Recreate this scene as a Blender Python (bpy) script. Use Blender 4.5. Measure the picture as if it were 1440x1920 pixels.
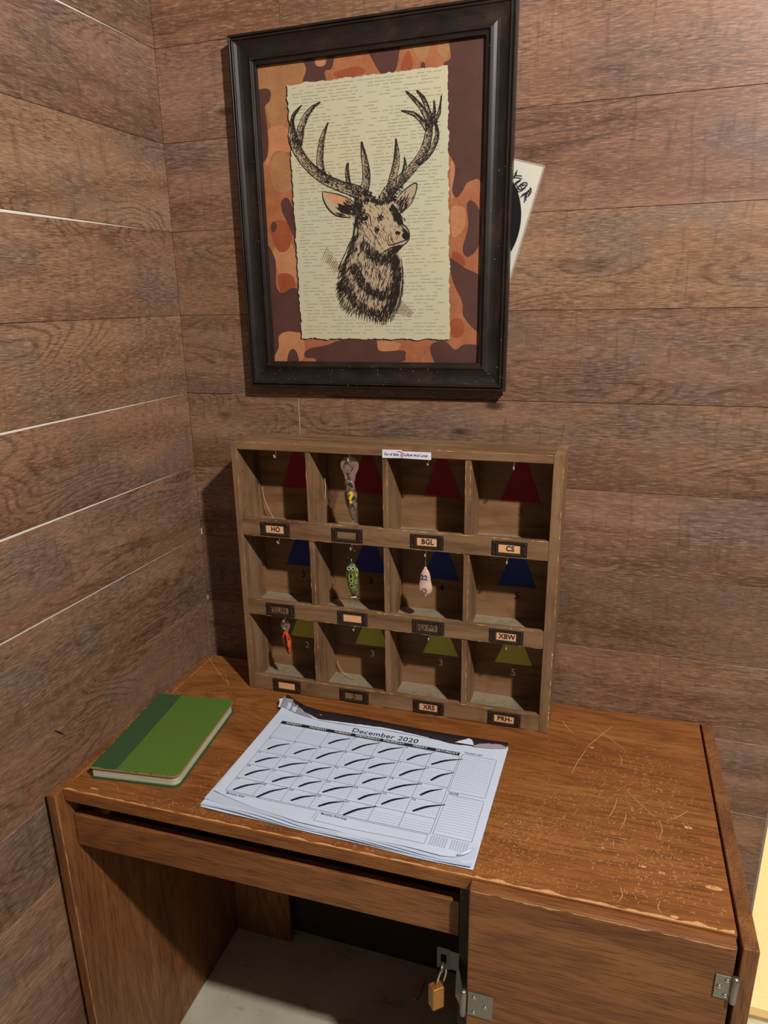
import bpy, bmesh, math, random
from mathutils import Vector, Matrix, noise
from mathutils.geometry import tessellate_polygon
rnd = random.Random(7)
S = bpy.context.scene
COL = S.collection
for o in list(bpy.data.objects):
    bpy.data.objects.remove(o)

# ------------------------------------------------------------------ camera
CAM = Vector((0.8448, -1.2885, 1.5084))
FPX, PPX, PPY = 1370.42, -18.33, 46.39
_y, _p, _r = math.radians(19.338), math.radians(-17.995), math.radians(1.147)
ROT = (Matrix.Rotation(_y, 3, 'Z') @ Matrix.Rotation(_p, 3, 'X') @ Matrix.Rotation(_r, 3, 'Y'))
RIGHT, FWD, UP = ROT.col[0], ROT.col[1], ROT.col[2]
cd = bpy.data.cameras.new('camera')
cam = bpy.data.objects.new('camera', cd)
COL.objects.link(cam)
cam.matrix_world = Matrix(((RIGHT.x, UP.x, -FWD.x, CAM.x), (RIGHT.y, UP.y, -FWD.y, CAM.y),
                           (RIGHT.z, UP.z, -FWD.z, CAM.z), (0, 0, 0, 1)))
cd.sensor_fit = 'HORIZONTAL'
cd.sensor_width = 36
cd.lens = FPX / 1440 * 36
cd.shift_x = -PPX / 1440
cd.shift_y = PPY / 1440
cd.clip_start = 0.02
S.camera = cam

# ------------------------------------------------------------------ world, lights, exposure
w = bpy.data.worlds.new('world')
S.world = w
w.use_nodes = True
w.node_tree.nodes['Background'].inputs[0].default_value = (1.0, 0.93, 0.86, 1)
w.node_tree.nodes['Background'].inputs[1].default_value = 0.075


def lamp(name, kind, loc, energy, color, size=0.05):
    d = bpy.data.lights.new(name, kind)
    d.energy = energy
    d.color = color
    if kind == 'POINT':
        d.shadow_soft_size = size
    o = bpy.data.objects.new(name, d)
    o.location = loc
    COL.objects.link(o)
    return o


lamp('ceiling_bulb', 'POINT', (1.64, -1.36, 2.56), 185, (1.0, 0.955, 0.91), 0.035)
lamp('hall_bulb', 'POINT', (1.26, 1.15, 1.9), 110, (1.0, 0.80, 0.52), 0.08)
S.view_settings.view_transform = 'Standard'
S.view_settings.look = 'None'
S.view_settings.gamma = 1
S.view_settings.use_curve_mapping = False
S.view_settings.exposure = 0.15


# ------------------------------------------------------------------ helpers
def srgb(r, g, b):
    f = lambda c: c / 12.92 if c <= 0.04045 else ((c + 0.055) / 1.055) ** 2.4
    return (f(r / 255), f(g / 255), f(b / 255), 1)


def W(px, py, ax, val):
    """point of the place seen at a photo pixel, on the plane coordinate[ax] = val"""
    d = ROT @ Vector(((px - 720 - PPX) / FPX, 1, -(py - 960 - PPY) / FPX))
    t = (val - CAM[ax]) / d[ax]
    return CAM + d * t


def empty(name, loc, rz=0, parent=None):
    o = bpy.data.objects.new(name, None)
    o.location = loc
    o.rotation_euler = (0, 0, rz)
    o.empty_display_size = 0.02
    COL.objects.link(o)
    if parent:
        o.parent = parent
    return o


def tag(o, label, cat, group=None):
    o['label'] = label
    o['category'] = cat
    if group:
        o['group'] = group
    return o


def obj(name, V, F, mat, parent=None, smooth=False, loc=None, kind=None, mats=None, midx=None):
    me = bpy.data.meshes.new(name)
    me.from_pydata([tuple(v) for v in V], [], F)
    for m in (mats or [mat]):
        me.materials.append(m)
    if midx:
        for p, i in zip(me.polygons, midx):
            p.material_index = i
    if smooth:
        for p in me.polygons:
            p.use_smooth = True
    me.update()
    o = bpy.data.objects.new(name, me)
    COL.objects.link(o)
    if parent:
        o.parent = parent
    if loc:
        o.location = loc
    if kind:
        o['kind'] = kind
    return o


def link_mesh(name, me, parent=None, loc=None, rot=None):
    o = bpy.data.objects.new(name, me)
    COL.objects.link(o)
    if parent:
        o.parent = parent
    if loc is not None:
        o.location = loc
    if rot is not None:
        o.rotation_euler = rot
    return o


def boxvf(x0, x1, y0, y1, z0, z1, bev=0.0):
    if bev <= 0:
        V = [(x, y, z) for z in (z0, z1) for y in (y0, y1) for x in (x0, x1)]
        F = [(0, 2, 3, 1), (4, 5, 7, 6), (0, 1, 5, 4), (2, 6, 7, 3), (0, 4, 6, 2), (1, 3, 7, 5)]
        return V, F
    bm = bmesh.new()
    bmesh.ops.create_cube(bm, size=1)
    for v in bm.verts:
        v.co = Vector((x0 + (v.co.x + .5) * (x1 - x0), y0 + (v.co.y + .5) * (y1 - y0), z0 + (v.co.z + .5) * (z1 - z0)))
    bmesh.ops.bevel(bm, geom=bm.edges[:], offset=bev, segments=2, affect='EDGES', profile=0.5)
    bm.verts.index_update()
    V = [tuple(v.co) for v in bm.verts]
    F = [tuple(v.index for v in f.verts) for f in bm.faces]
    bm.free()
    return V, F


def box(name, x0, x1, y0, y1, z0, z1, mat, parent=None, bev=0.0, **k):
    V, F = boxvf(x0, x1, y0, y1, z0, z1, bev)
    return obj(name, V, F, mat, parent, **k)


class MB:
    """collects pieces of one part"""
    def __init__(self):
        self.V, self.F = [], []

    def add(self, V, F):
        n = len(self.V)
        self.V += [tuple(v) for v in V]
        self.F += [tuple(i + n for i in f) for f in F]
        return self

    def box(self, *a):
        return self.add(*boxvf(*a))

    def ribbon(self, pts, wid, lift):
        """flat stroke through 2D points; lift maps (a, b) to a 3D point"""
        n = len(pts)
        if n < 2:
            return self
        if not isinstance(wid, (list, tuple)):
            wid = [wid] * n
        V = []
        for i, p in enumerate(pts):
            a = pts[max(0, i - 1)]
            b = pts[min(n - 1, i + 1)]
            dx, dy = b[0] - a[0], b[1] - a[1]
            L = math.hypot(dx, dy) or 1
            nx, ny = -dy / L * wid[i] / 2, dx / L * wid[i] / 2
            V += [lift(p[0] + nx, p[1] + ny), lift(p[0] - nx, p[1] - ny)]
        F = [(2 * i, 2 * i + 1, 2 * i + 3, 2 * i + 2) for i in range(n - 1)]
        return self.add(V, F)

    def poly(self, pts, lift):
        tri = tessellate_polygon([[Vector((p[0], p[1], 0)) for p in pts]])
        return self.add([lift(p[0], p[1]) for p in pts], [tuple(t) for t in tri])

    def tube(self, pts, r, n=8, caps=True):
        rs = r if isinstance(r, (list, tuple)) else [r] * len(pts)
        P = [Vector(p) for p in pts]
        V = []
        u = None
        for i, p in enumerate(P):
            t = (P[min(i + 1, len(P) - 1)] - P[max(i - 1, 0)]).normalized()
            if u is None:
                u = t.orthogonal().normalized()
            else:
                u = (u - t * u.dot(t)).normalized()
            v = t.cross(u)
            for k in range(n):
                a = 2 * math.pi * k / n
                V.append(p + (u * math.cos(a) + v * math.sin(a)) * rs[i])
        F = []
        for i in range(len(P) - 1):
            for k in range(n):
                a, b = i * n + k, i * n + (k + 1) % n
                F.append((a, b, b + n, a + n))
        if caps:
            F.append(tuple(range(n))[::-1])
            F.append(tuple((len(P) - 1) * n + k for k in range(n)))
        return self.add(V, F)

    def ring(self, c, R, r, axis='y', n=20, m=6):
        pts = []
        c = Vector(c)
        for i in range(n + 1):
            a = 2 * math.pi * i / n
            q = {'y': (math.cos(a), 0, math.sin(a)), 'x': (0, math.cos(a), math.sin(a)), 'z': (math.cos(a), math.sin(a), 0)}[axis]
            pts.append(c + Vector(q) * R)
        return self.tube(pts, r, m, False)

    def build(self, name, mat, parent=None, smooth=False, **k):
        return obj(name, self.V, self.F, mat, parent, smooth, **k)


def spline(pts, n=6, closed=False):
    """Catmull-Rom through points of any dimension"""
    out = []
    N = len(pts)
    rng = range(N if closed else N - 1)
    g = (lambda i: pts[i % N]) if closed else (lambda i: pts[min(max(i, 0), N - 1)])
    for i in rng:
        p0, p1, p2, p3 = g(i - 1), g(i), g(i + 1), g(i + 2)
        for k in range(n):
            t = k / n
            out.append(tuple(0.5 * (2 * b + (c - a) * t + (2 * a - 5 * b + 4 * c - d) * t * t + (-a + 3 * b - 3 * c + d) * t ** 3)
                             for a, b, c, d in zip(p0, p1, p2, p3)))
    if not closed:
        out.append(tuple(pts[-1]))
    return out


def inside(p, poly):
    x, y = p
    r = False
    j = len(poly) - 1
    for i in range(len(poly)):
        xi, yi = poly[i][0], poly[i][1]
        xj, yj = poly[j][0], poly[j][1]
        if (yi > y) != (yj > y) and x < (xj - xi) * (y - yi) / (yj - yi) + xi:
            r = not r
        j = i
    return r


def text_vf(body, size, bold=0.0, shear=0.0, spacing=1.0):
    """flat lettering: 2D verts centred on the origin, faces"""
    cu = bpy.data.curves.new('t', 'FONT')
    cu.body = body
    cu.size = size
    cu.offset = bold
    cu.shear = shear
    cu.space_character = spacing
    cu.resolution_u = 3
    cu.fill_mode = 'FRONT'
    cu.align_x = 'CENTER'
    cu.align_y = 'CENTER'
    o = bpy.data.objects.new('t', cu)
    COL.objects.link(o)
    me = bpy.data.meshes.new_from_object(o.evaluated_get(bpy.context.evaluated_depsgraph_get()))
    V = [(v.co.x, v.co.y) for v in me.vertices]
    F = [tuple(p.vertices) for p in me.polygons]
    bpy.data.objects.remove(o)
    bpy.data.curves.remove(cu)
    bpy.data.meshes.remove(me)
    return V, F


# ------------------------------------------------------------------ materials
def nodes(name):
    m = bpy.data.materials.new(name)
    m.use_nodes = True
    t = m.node_tree
    return m, t.nodes, t.links, t.nodes['Principled BSDF']


def plain(name, col, rough=0.6, metal=0.0, spec=0.5, var=0.0, vscale=60, bump=0.0, coat=0.0, alpha=1.0, trans=0.0, ior=1.45):
    m, n, l, b = nodes(name)
    b.inputs['Base Color'].default_value = col
    b.inputs['Roughness'].default_value = rough
    b.inputs['Metallic'].default_value = metal
    b.inputs['Specular IOR Level'].default_value = spec
    b.inputs['Coat Weight'].default_value = coat
    b.inputs['Transmission Weight'].default_value = trans
    b.inputs['IOR'].default_value = ior
    b.inputs['Alpha'].default_value = alpha
    if var or bump:
        tc = n.new('ShaderNodeTexCoord')
        no = n.new('ShaderNodeTexNoise')
        no.inputs['Scale'].default_value = vscale
        no.inputs['Detail'].default_value = 6
        no.inputs['Roughness'].default_value = 0.65
        l.new(tc.outputs['Object'], no.inputs['Vector'])
        if var:
            mx = n.new('ShaderNodeMix')
            mx.data_type = 'RGBA'
            mx.inputs[6].default_value = tuple(c * (1 - var) for c in col[:3]) + (1,)
            mx.inputs[7].default_value = tuple(min(1, c * (1 + var)) for c in col[:3]) + (1,)
            mr = n.new('ShaderNodeMapRange')
            mr.inputs[1].default_value = 0.3
            mr.inputs[2].default_value = 0.7
            l.new(no.outputs['Fac'], mr.inputs[0])
            l.new(mr.outputs[0], mx.inputs[0])
            l.new(mx.outputs[2], b.inputs['Base Color'])
        if bump:
            bp = n.new('ShaderNodeBump')
            bp.inputs['Strength'].default_value = bump
            bp.inputs['Distance'].default_value = 0.002
            l.new(no.outputs['Fac'], bp.inputs['Height'])
            l.new(bp.outputs[0], b.inputs['Normal'])
    return m


def _math(n, l, op, a, b=None, clamp=False):
    k = n.new('ShaderNodeMath')
    k.operation = op
    k.use_clamp = clamp
    for i, v in enumerate((a, b)):
        if v is None:
            continue
        if isinstance(v, (int, float)):
            k.inputs[i].default_value = v
        else:
            l.new(v, k.inputs[i])
    return k.outputs[0]


def _noise(n, l, vec, scale3, detail=5, rough=0.6, dist=0.0):
    mp = n.new('ShaderNodeMapping')
    mp.inputs['Scale'].default_value = scale3
    l.new(vec, mp.inputs['Vector'])
    no = n.new('ShaderNodeTexNoise')
    no.inputs['Scale'].default_value = 1
    no.inputs['Detail'].default_value = detail
    no.inputs['Roughness'].default_value = rough
    no.inputs['Distortion'].default_value = dist
    l.new(mp.outputs[0], no.inputs['Vector'])
    return no.outputs['Fac']


def _range(n, l, v, a, b, c=0.0, d=1.0):
    mr = n.new('ShaderNodeMapRange')
    for i, x in enumerate((a, b, c, d)):
        mr.inputs[i + 1].default_value = x
    l.new(v, mr.inputs[0])
    return mr.outputs[0]


def _mix(n, l, fac, a, b, mode='MIX'):
    mx = n.new('ShaderNodeMix')
    mx.data_type = 'RGBA'
    mx.blend_type = mode
    if isinstance(fac, (int, float)):
        mx.inputs[0].default_value = fac
    else:
        l.new(fac, mx.inputs[0])
    for i, v in ((6, a), (7, b)):
        if isinstance(v, tuple):
            mx.inputs[i].default_value = v
        else:
            l.new(v, mx.inputs[i])
    return mx.outputs[2]


def _ramp(n, l, v, stops):
    r = n.new('ShaderNodeValToRGB')
    e = r.color_ramp.elements
    e[0].position, e[0].color = stops[0]
    e[1].position, e[1].color = stops[-1]
    for p, c in stops[1:-1]:
        k = e.new(p)
        k.color = c
    l.new(v, r.inputs[0])
    return r.outputs[0]


H = 0.15                      # plank width
Z1 = 1.9357                   # height of the reference joint


def plank_material():
    m, n, l, b = nodes('vinyl_plank_wood')
    tc = n.new('ShaderNodeTexCoord')
    oi = n.new('ShaderNodeObjectInfo')
    off = n.new('ShaderNodeVectorMath')
    off.operation = 'SCALE'
    off.inputs[0].default_value = (37.0, 11.0, 53.0)
    l.new(oi.outputs['Random'], off.inputs['Scale'])
    ad = n.new('ShaderNodeVectorMath')
    l.new(tc.outputs['Object'], ad.inputs[0])
    l.new(off.outputs[0], ad.inputs[1])
    v = ad.outputs[0]
    tone = _noise(n, l, v, (2.4, 1, 20), 6, 0.62, 0.8)
    patch = _noise(n, l, v, (5, 1, 9), 3, 0.5)
    # printed bands: most boards carry a darker, smoother brown strip along one long side
    sep = n.new('ShaderNodeSeparateXYZ')
    l.new(tc.outputs['Object'], sep.inputs[0])
    fr = _math(n, l, 'FRACT', _math(n, l, 'MULTIPLY', _math(n, l, 'ADD', sep.outputs[2], 10 * H - Z1 + 0.0004), 1 / H))
    wob = _math(n, l, 'MULTIPLY', _math(n, l, 'SUBTRACT', _noise(n, l, v, (3.0, 1, 3), 3, 0.5), 0.5), 0.5)
    fr = _math(n, l, 'ADD', fr, wob)
    strip = _math(n, l, 'MULTIPLY', _range(n, l, fr, 0.12, 0.42, 1, 0), _range(n, l, oi.outputs['Random'], 0.1, 0.9, 0.15, 1.0))
    slow = _noise(n, l, v, (0.9, 1, 7), 2, 0.5, 0.8)
    tone = _math(n, l, 'ADD', _math(n, l, 'MULTIPLY', tone, 0.72), _math(n, l, 'MULTIPLY', slow, 0.36))
    tone = _math(n, l, 'SUBTRACT', tone, _math(n, l, 'ADD', 0.03, _math(n, l, 'MULTIPLY', strip, 0.12)))
    base = _ramp(n, l, tone, [(0.25, srgb(88, 58, 40)), (0.44, srgb(126, 92, 70)), (0.58, srgb(146, 111, 87)), (0.78, srgb(164, 130, 106))])
    grey = _range(n, l, patch, 0.50, 0.66)
    base = _mix(n, l, _math(n, l, 'MULTIPLY', grey, 0.7), base, srgb(112, 94, 86))
    # cathedral grain: contour lines of a stretched noise field
    field = _noise(n, l, v, (2.6, 1, 9.5), 1.6, 0.4, 0.35)
    ring = _math(n, l, 'FRACT', _math(n, l, 'MULTIPLY', field, 24))
    ring = _math(n, l, 'ABSOLUTE', _math(n, l, 'SUBTRACT', ring, 0.5))
    ring = _range(n, l, ring, 0.0, 0.24, 1, 0)
    rm = _range(n, l, _noise(n, l, v, (2.4, 1, 9), 2, 0.5), 0.47, 0.60)
    ringm = _math(n, l, 'MULTIPLY', ring, rm)
    base = _mix(n, l, _math(n, l, 'MULTIPLY', ringm, 0.6), base, srgb(66, 46, 35))
    # short dark pores along the board
    fine = _noise(n, l, v, (60, 1, 620), 4, 0.7, 0.25)
    pores = _range(n, l, fine, 0.515, 0.60)
    pm = _range(n, l, _noise(n, l, v, (6, 1, 16), 3, 0.5), 0.36, 0.6, 0.25, 1)
    pores = _math(n, l, 'MULTIPLY', _math(n, l, 'MULTIPLY', pores, pm), _math(n, l, 'SUBTRACT', 1.0, _math(n, l, 'MULTIPLY', strip, 0.55)))
    base = _mix(n, l, _math(n, l, 'MULTIPLY', pores, 0.60), base, srgb(54, 36, 27))
    light = _math(n, l, 'MULTIPLY', _range(n, l, fine, 0.47, 0.37), 0.42)
    base = _mix(n, l, light, base, srgb(190, 158, 130))
    # saw marks across the board
    saw = _noise(n, l, v, (95, 1, 14), 3, 0.6, 0.4)
    base = _mix(n, l, _math(n, l, 'MULTIPLY', _range(n, l, saw, 0.56, 0.68), 0.34), base, srgb(84, 62, 50))
    # knots
    mp = n.new('ShaderNodeMapping')
    mp.inputs['Scale'].default_value = (3.6, 0.01, 9)
    l.new(v, mp.inputs['Vector'])
    vo = n.new('ShaderNodeTexVoronoi')
    vo.inputs['Scale'].default_value = 1
    l.new(mp.outputs[0], vo.inputs['Vector'])
    kn = _math(n, l, 'ADD', vo.outputs['Distance'], _math(n, l, 'MULTIPLY', _noise(n, l, v, (40, 1, 60), 3), 0.08))
    base = _mix(n, l, _range(n, l, kn, 0.075, 0.125, 0.8, 0), base, srgb(48, 33, 26))
    base = _mix(n, l, 1.0, base, oi.outputs['Color'], 'MULTIPLY')
    l.new(base, b.inputs['Base Color'])
    b.inputs['Specular IOR Level'].default_value = 0.45
    l.new(_range(n, l, fine, 0.3, 0.7, 0.27, 0.42), b.inputs['Roughness'])
    bp = n.new('ShaderNodeBump')
    bp.inputs['Strength'].default_value = 0.25
    bp.inputs['Distance'].default_value = 0.001
    l.new(_math(n, l, 'SUBTRACT', fine, _math(n, l, 'MULTIPLY', ringm, 0.15)), bp.inputs['Height'])
    l.new(bp.outputs[0], b.inputs['Normal'])
    return m


def oak(name, axis, dark, mid, lite, rough=0.42, vein=0.38):
    m, n, l, b = nodes(name)
    tc = n.new('ShaderNodeTexCoord')
    v = tc.outputs['Object']
    sc = lambda a, c: (a, c, c) if axis == 'X' else ((c, c, a) if axis == 'Z' else (c, a, c))
    tone = _noise(n, l, v, sc(1.6, 11), 4, 0.55, 0.7)
    base = _ramp(n, l, tone, [(0.28, dark), (0.5, mid), (0.74, lite)])
    field = _noise(n, l, v, sc(1.1, 6.5), 1.3, 0.4, 0.25)
    ring = _math(n, l, 'FRACT', _math(n, l, 'MULTIPLY', field, 21))
    ring = _range(n, l, _math(n, l, 'ABSOLUTE', _math(n, l, 'SUBTRACT', ring, 0.5)), 0.0, 0.3, 1, 0)
    base = _mix(n, l, _math(n, l, 'MULTIPLY', ring, vein), base, tuple(c * 0.55 for c in dark[:3]) + (1,))
    fine = _noise(n, l, v, sc(20, 420), 4, 0.7, 0.15)
    base = _mix(n, l, _math(n, l, 'MULTIPLY', _range(n, l, fine, 0.515, 0.60), 0.62), base, tuple(c * 0.42 for c in dark[:3]) + (1,))
    base = _mix(n, l, _math(n, l, 'MULTIPLY', _range(n, l, fine, 0.47, 0.36), 0.28), base, lite)
    l.new(base, b.inputs['Base Color'])
    l.new(_range(n, l, fine, 0.3, 0.7, rough - 0.05, rough + 0.15), b.inputs['Roughness'])
    bp = n.new('ShaderNodeBump')
    bp.inputs['Strength'].default_value = 0.18
    bp.inputs['Distance'].default_value = 0.001
    l.new(fine, bp.inputs['Height'])
    l.new(bp.outputs[0], b.inputs['Normal'])
    return m


def oldwood(name, axis, dark, mid, lite, dust=0.0):
    m, n, l, b = nodes(name)
    tc = n.new('ShaderNodeTexCoord')
    v = tc.outputs['Object']
    sc = lambda a, c: (a, c, c) if axis == 'X' else ((c, c, a) if axis == 'Z' else (c, a, c))
    tone = _noise(n, l, v, sc(5, 40), 5, 0.6, 0.4)
    base = _ramp(n, l, tone, [(0.3, dark), (0.5, mid), (0.72, lite)])
    blot = _noise(n, l, v, (24, 24, 24), 5, 0.65)
    base = _mix(n, l, _math(n, l, 'MULTIPLY', _range(n, l, blot, 0.55, 0.75), 0.5), base, tuple(c * 0.5 for c in dark[:3]) + (1,))
    fine = _noise(n, l, v, sc(40, 500), 4, 0.7)
    base = _mix(n, l, _math(n, l, 'MULTIPLY', _range(n, l, fine, 0.55, 0.68), 0.4), base, tuple(c * 0.6 for c in dark[:3]) + (1,))
    if dust:
        ds = _noise(n, l, v, (70, 70, 70), 6, 0.75)
        base = _mix(n, l, _math(n, l, 'MULTIPLY', _range(n, l, ds, 0.35, 0.6), dust), base, srgb(150, 140, 118))
    l.new(base, b.inputs['Base Color'])
    b.inputs['Roughness'].default_value = 0.7
    b.inputs['Specular IOR Level'].default_value = 0.3
    bp = n.new('ShaderNodeBump')
    bp.inputs['Strength'].default_value = 0.25
    bp.inputs['Distance'].default_value = 0.001
    l.new(tone, bp.inputs['Height'])
    l.new(bp.outputs[0], b.inputs['Normal'])
    return m


M_PLANK = plank_material()
M_CORE = plain('plank_core', srgb(226, 220, 206), 0.6)
M_BACK = plain('wall_backing', srgb(58, 44, 36), 0.9)
OK_D, OK_M, OK_L = srgb(122, 68, 28), srgb(146, 88, 40), srgb(164, 106, 54)
M_TOP = oak('oak_laminate_top', 'X', OK_D, OK_M, OK_L, 0.42)
M_SIDE = oak('oak_laminate_upright', 'Z', srgb(112, 66, 34), srgb(140, 88, 48), srgb(160, 106, 62), 0.45)
M_FRONT = oak('oak_laminate_front', 'X', srgb(112, 64, 30), srgb(140, 86, 44), srgb(160, 106, 60), 0.45, 0.4)
M_DEPTH = oak('oak_laminate_edge', 'Y', srgb(104, 54, 20), srgb(148, 86, 38), srgb(176, 112, 56), 0.45, 0.2)
M_CHIP = plain('chipped_particle_board', srgb(210, 156, 100), 0.8, var=0.25, vscale=400)
M_CW = oldwood('weathered_pine', 'X', srgb(92, 64, 42), srgb(130, 97, 66), srgb(146, 114, 82))
M_CWV = oldwood('weathered_pine_upright', 'Z', srgb(92, 64, 42), srgb(130, 97, 66), srgb(146, 114, 82))
M_CDUST = oldwood('dusty_pine', 'X', srgb(112, 92, 66), srgb(136, 114, 86), srgb(152, 132, 106), 0.8)
M_CBACK = oldwood('cubby_back_board', 'X', srgb(112, 78, 48), srgb(136, 100, 68), srgb(150, 114, 80))
M_WEAR = plain('bare_edge_wood', srgb(222, 170, 96), 0.7)


# ------------------------------------------------------------------ room shell
XEND = 1.148                  # the back wall ends here, a doorway follows


def plank(name, L, z0a, z0b, z1a, z1b, parent, loc, rot, tint, x0=0.0, proud=0.0, flip=False):
    """board from x0 to L; lower and upper edge heights given at both ends"""
    t, c = 0.006, 0.0003
    V, F = [], []
    g = lambda x, za, zb: za + (zb - za) * (x - x0) / (L - x0)
    for x in (x0 + 0.0004, L - 0.0004):
        a, b_ = g(x, z0a, z0b), g(x, z1a, z1b)
        V += [(x, t, a), (x, c - proud, a), (x, -proud, a + c), (x, -proud, b_ - c), (x, c - proud, b_), (x, t, b_)]
    for i in range(6):
        j = (i + 1) % 6
        F.append((i, j, j + 6, i + 6))
    F += [tuple(range(6))[::-1], tuple(range(6, 12))]
    if flip:
        V = [(v[0], -v[1], v[2]) for v in V]
        F = [f[::-1] for f in F]
    o = obj(name, V, F, M_PLANK, parent, loc=loc)
    o.rotation_euler = rot
    o.color = tint
    return o


def tint(k, wall):
    r = random.Random(k * 31 + wall)
    b = 0.84 + 0.28 * r.random()
    return (b * (1.0 + 0.04 * (r.random() - .5)), b * (0.97 + 0.05 * (r.random() - .5)), b * (0.94 + 0.10 * (r.random() - .5)), 1)


def struct(o):
    o['kind'] = 'structure'
    return o


wall_back = struct(box('wall_back', -0.12, XEND - 0.004, 0.006, 0.118, 0, 2.46, M_BACK))
wall_left = struct(box('wall_left', -0.12, -0.006, -1.0, 0.006, 0, 2.46, M_BACK))
ROWS = range(-2, 13)
# gap (at the corner, at the far end) of the joints that stand open and show their pale core
open_left = {1: (0.0006, 0.0080), 3: (0.0004, 0.0066), 5: (0.0010, 0.0046), 6: (0.0010, 0.0046), 7: (0.0012, 0.0030), 9: (0.0008, 0.0016), 10: (0.0008, 0.0016)}
open_back = {5: (0.0012, 0.0007), 8: (0.0008, 0.0016), 4: (0.0006, 0.0007)}


def jz(k):
    return Z1 - (k - 1) * H


for k in ROWS:                      # board between joint k (top) and joint k+1 (bottom)
    zt, zb = jz(k), max(jz(k + 1), 0.0)
    if zt <= 0.01:
        continue
    zt = min(zt, 2.46)
    # left wall: local x runs from the corner towards the room
    gt, gb = open_left.get(k, (0.0006, 0.0007)), open_left.get(k + 1, (0.0006, 0.0007))
    plank('plank', 1.0, zb + gb[0] / 2, zb + gb[1] / 2 * 1.6, zt - gt[0] / 2, zt - gt[1] / 2 * 1.6, wall_left, (0, 0, 0), (0, 0, -math.pi / 2), tint(k, 1), flip=True)
    if k in open_left:
        g = open_left[k]
        e = 1.0
        obj('tongue', [(-0.0016, 0, zt - g[0]), (-0.0016, -e, zt - g[1] * 1.6), (-0.0016, -e, zt + g[1] * 1.6), (-0.0016, 0, zt + g[0])],
            [(0, 1, 2, 3)], M_CORE, wall_left)
    # back wall
    gt, gb = open_back.get(k, (0.0006, 0.0007)), open_back.get(k + 1, (0.0006, 0.0007))
    cuts = {5: [0.244], 0: [0.245], 2: [0.5], 7: [0.42], 9: [0.62], 11: [0.36], -1: [0.7]}.get(k, [])
    xs = [0.0] + cuts + [XEND]
    for i in range(len(xs) - 1):
        a, c = xs[i], xs[i + 1]
        f = lambda x, gg: gg[0] + (gg[1] - gg[0]) * x / XEND
        gapx = 0.0012 if (k == 5 and i == 1) else 0.0
        plank('plank', c, zb + f(a, gb) / 2, zb + f(c, gb) / 2, zt - f(a, gt) / 2, zt - f(c, gt) / 2, wall_back, (0, 0, 0), (0, 0, 0), tint(k * 7 + i, 2), x0=a + gapx)
    if k in open_back and k != 4:
        x0, x1 = (0.10, 0.30) if k == 5 else (0.7, XEND)
        obj('tongue', [(x0, 0.0014, zt - 0.002), (x1, 0.0014, zt - 0.002), (x1, 0.0014, zt + 0.002), (x0, 0.0014, zt + 0.002)],
            [(0, 1, 2, 3)], M_CORE, wall_back)
obj('tongue', [(0.2435, 0.0014, jz(6)), (0.2462, 0.0014, jz(6)), (0.2462, 0.0014, jz(5)), (0.2435, 0.0014, jz(5))], [(0, 1, 2, 3)], M_CORE, wall_back)


for k, hh in ((7, 0.014), (8, 0.010)):
    obj('tongue', [(0.0003, -0.0004, jz(k)), (0.0022, -0.0004, jz(k)), (0.0022, -0.0004, jz(k) + hh), (0.0003, -0.0004, jz(k) + hh)], [(0, 1, 2, 3)], M_CORE, wall_back)
for p0, p1, wd, nm, cc in (((218, 1149), (232, 1154), 0.0016, 'red_scuff', srgb(120, 40, 34)), ((102, 1370), (121, 1378), 0.0032, 'black_scuff', srgb(24, 20, 18)), ((96, 1158), (100, 1166), 0.003, 'yellow_scuff', srgb(176, 150, 92))):
    a_, b_ = W(*p0, 0, 0.0004), W(*p1, 0, 0.0004)
    MB().ribbon([(a_.y, a_.z), ((a_.y + b_.y) / 2, (a_.z + b_.z) / 2 + .0006), (b_.y, b_.z)], [wd * .5, wd, wd * .4], lambda u, v_: (0.0004, u, v_)).build(nm, plain(nm, cc, 0.7), wall_left)


def floor_material():
    m, n, l, b = nodes('worn_pale_floor')
    v = n.new('ShaderNodeTexCoord').outputs['Object']
    t = _noise(n, l, v, (4, 4, 4), 5, 0.6)
    base = _ramp(n, l, t, [(0.3, srgb(176, 170, 144)), (0.6, srgb(206, 202, 178)), (0.8, srgb(216, 214, 192))])
    sm = _noise(n, l, v, (9, 34, 9), 5, 0.7, 0.6)
    base = _mix(n, l, _math(n, l, 'MULTIPLY', _range(n, l, sm, 0.58, 0.7), 0.55), base, srgb(116, 104, 84))
    sp = _noise(n, l, v, (120, 120, 120), 2, 0.5)
    base = _mix(n, l, _range(n, l, sp, 0.72, 0.78, 0, 0.8), base, srgb(40, 34, 28))
    l.new(base, b.inputs['Base Color'])
    b.inputs['Roughness'].default_value = 0.55
    return m


M_FLOOR = floor_material()
struct(box('floor', -0.12, 2.4, -2.2, 0.10, -0.05, 0, M_FLOOR))
M_HALL = plain('hall_floor_cream', srgb(240, 214, 160), 0.5, var=0.08, vscale=90)
struct(box('floor_hall', 0.6, 2.6, 0.122, 2.4, -0.05, 0, M_HALL))
struct(box('trim_1', XEND, 2.1, 0.10, 0.122, -0.05, 0.008, plain('threshold_strip', srgb(196, 168, 112), 0.5), bev=0.002))
M_PAINT = plain('cream_paint', srgb(236, 218, 178), 0.7)
struct(box('wall_hall', 0.6, 2.6, 2.4, 2.46, 0, 2.46, M_PAINT))
struct(box('trim_2', XEND - 0.004, XEND + 0.004, 0.002, 0.12, 0, 2.46, plain('door_jamb_edge', srgb(150, 140, 122), 0.6)))

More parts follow.
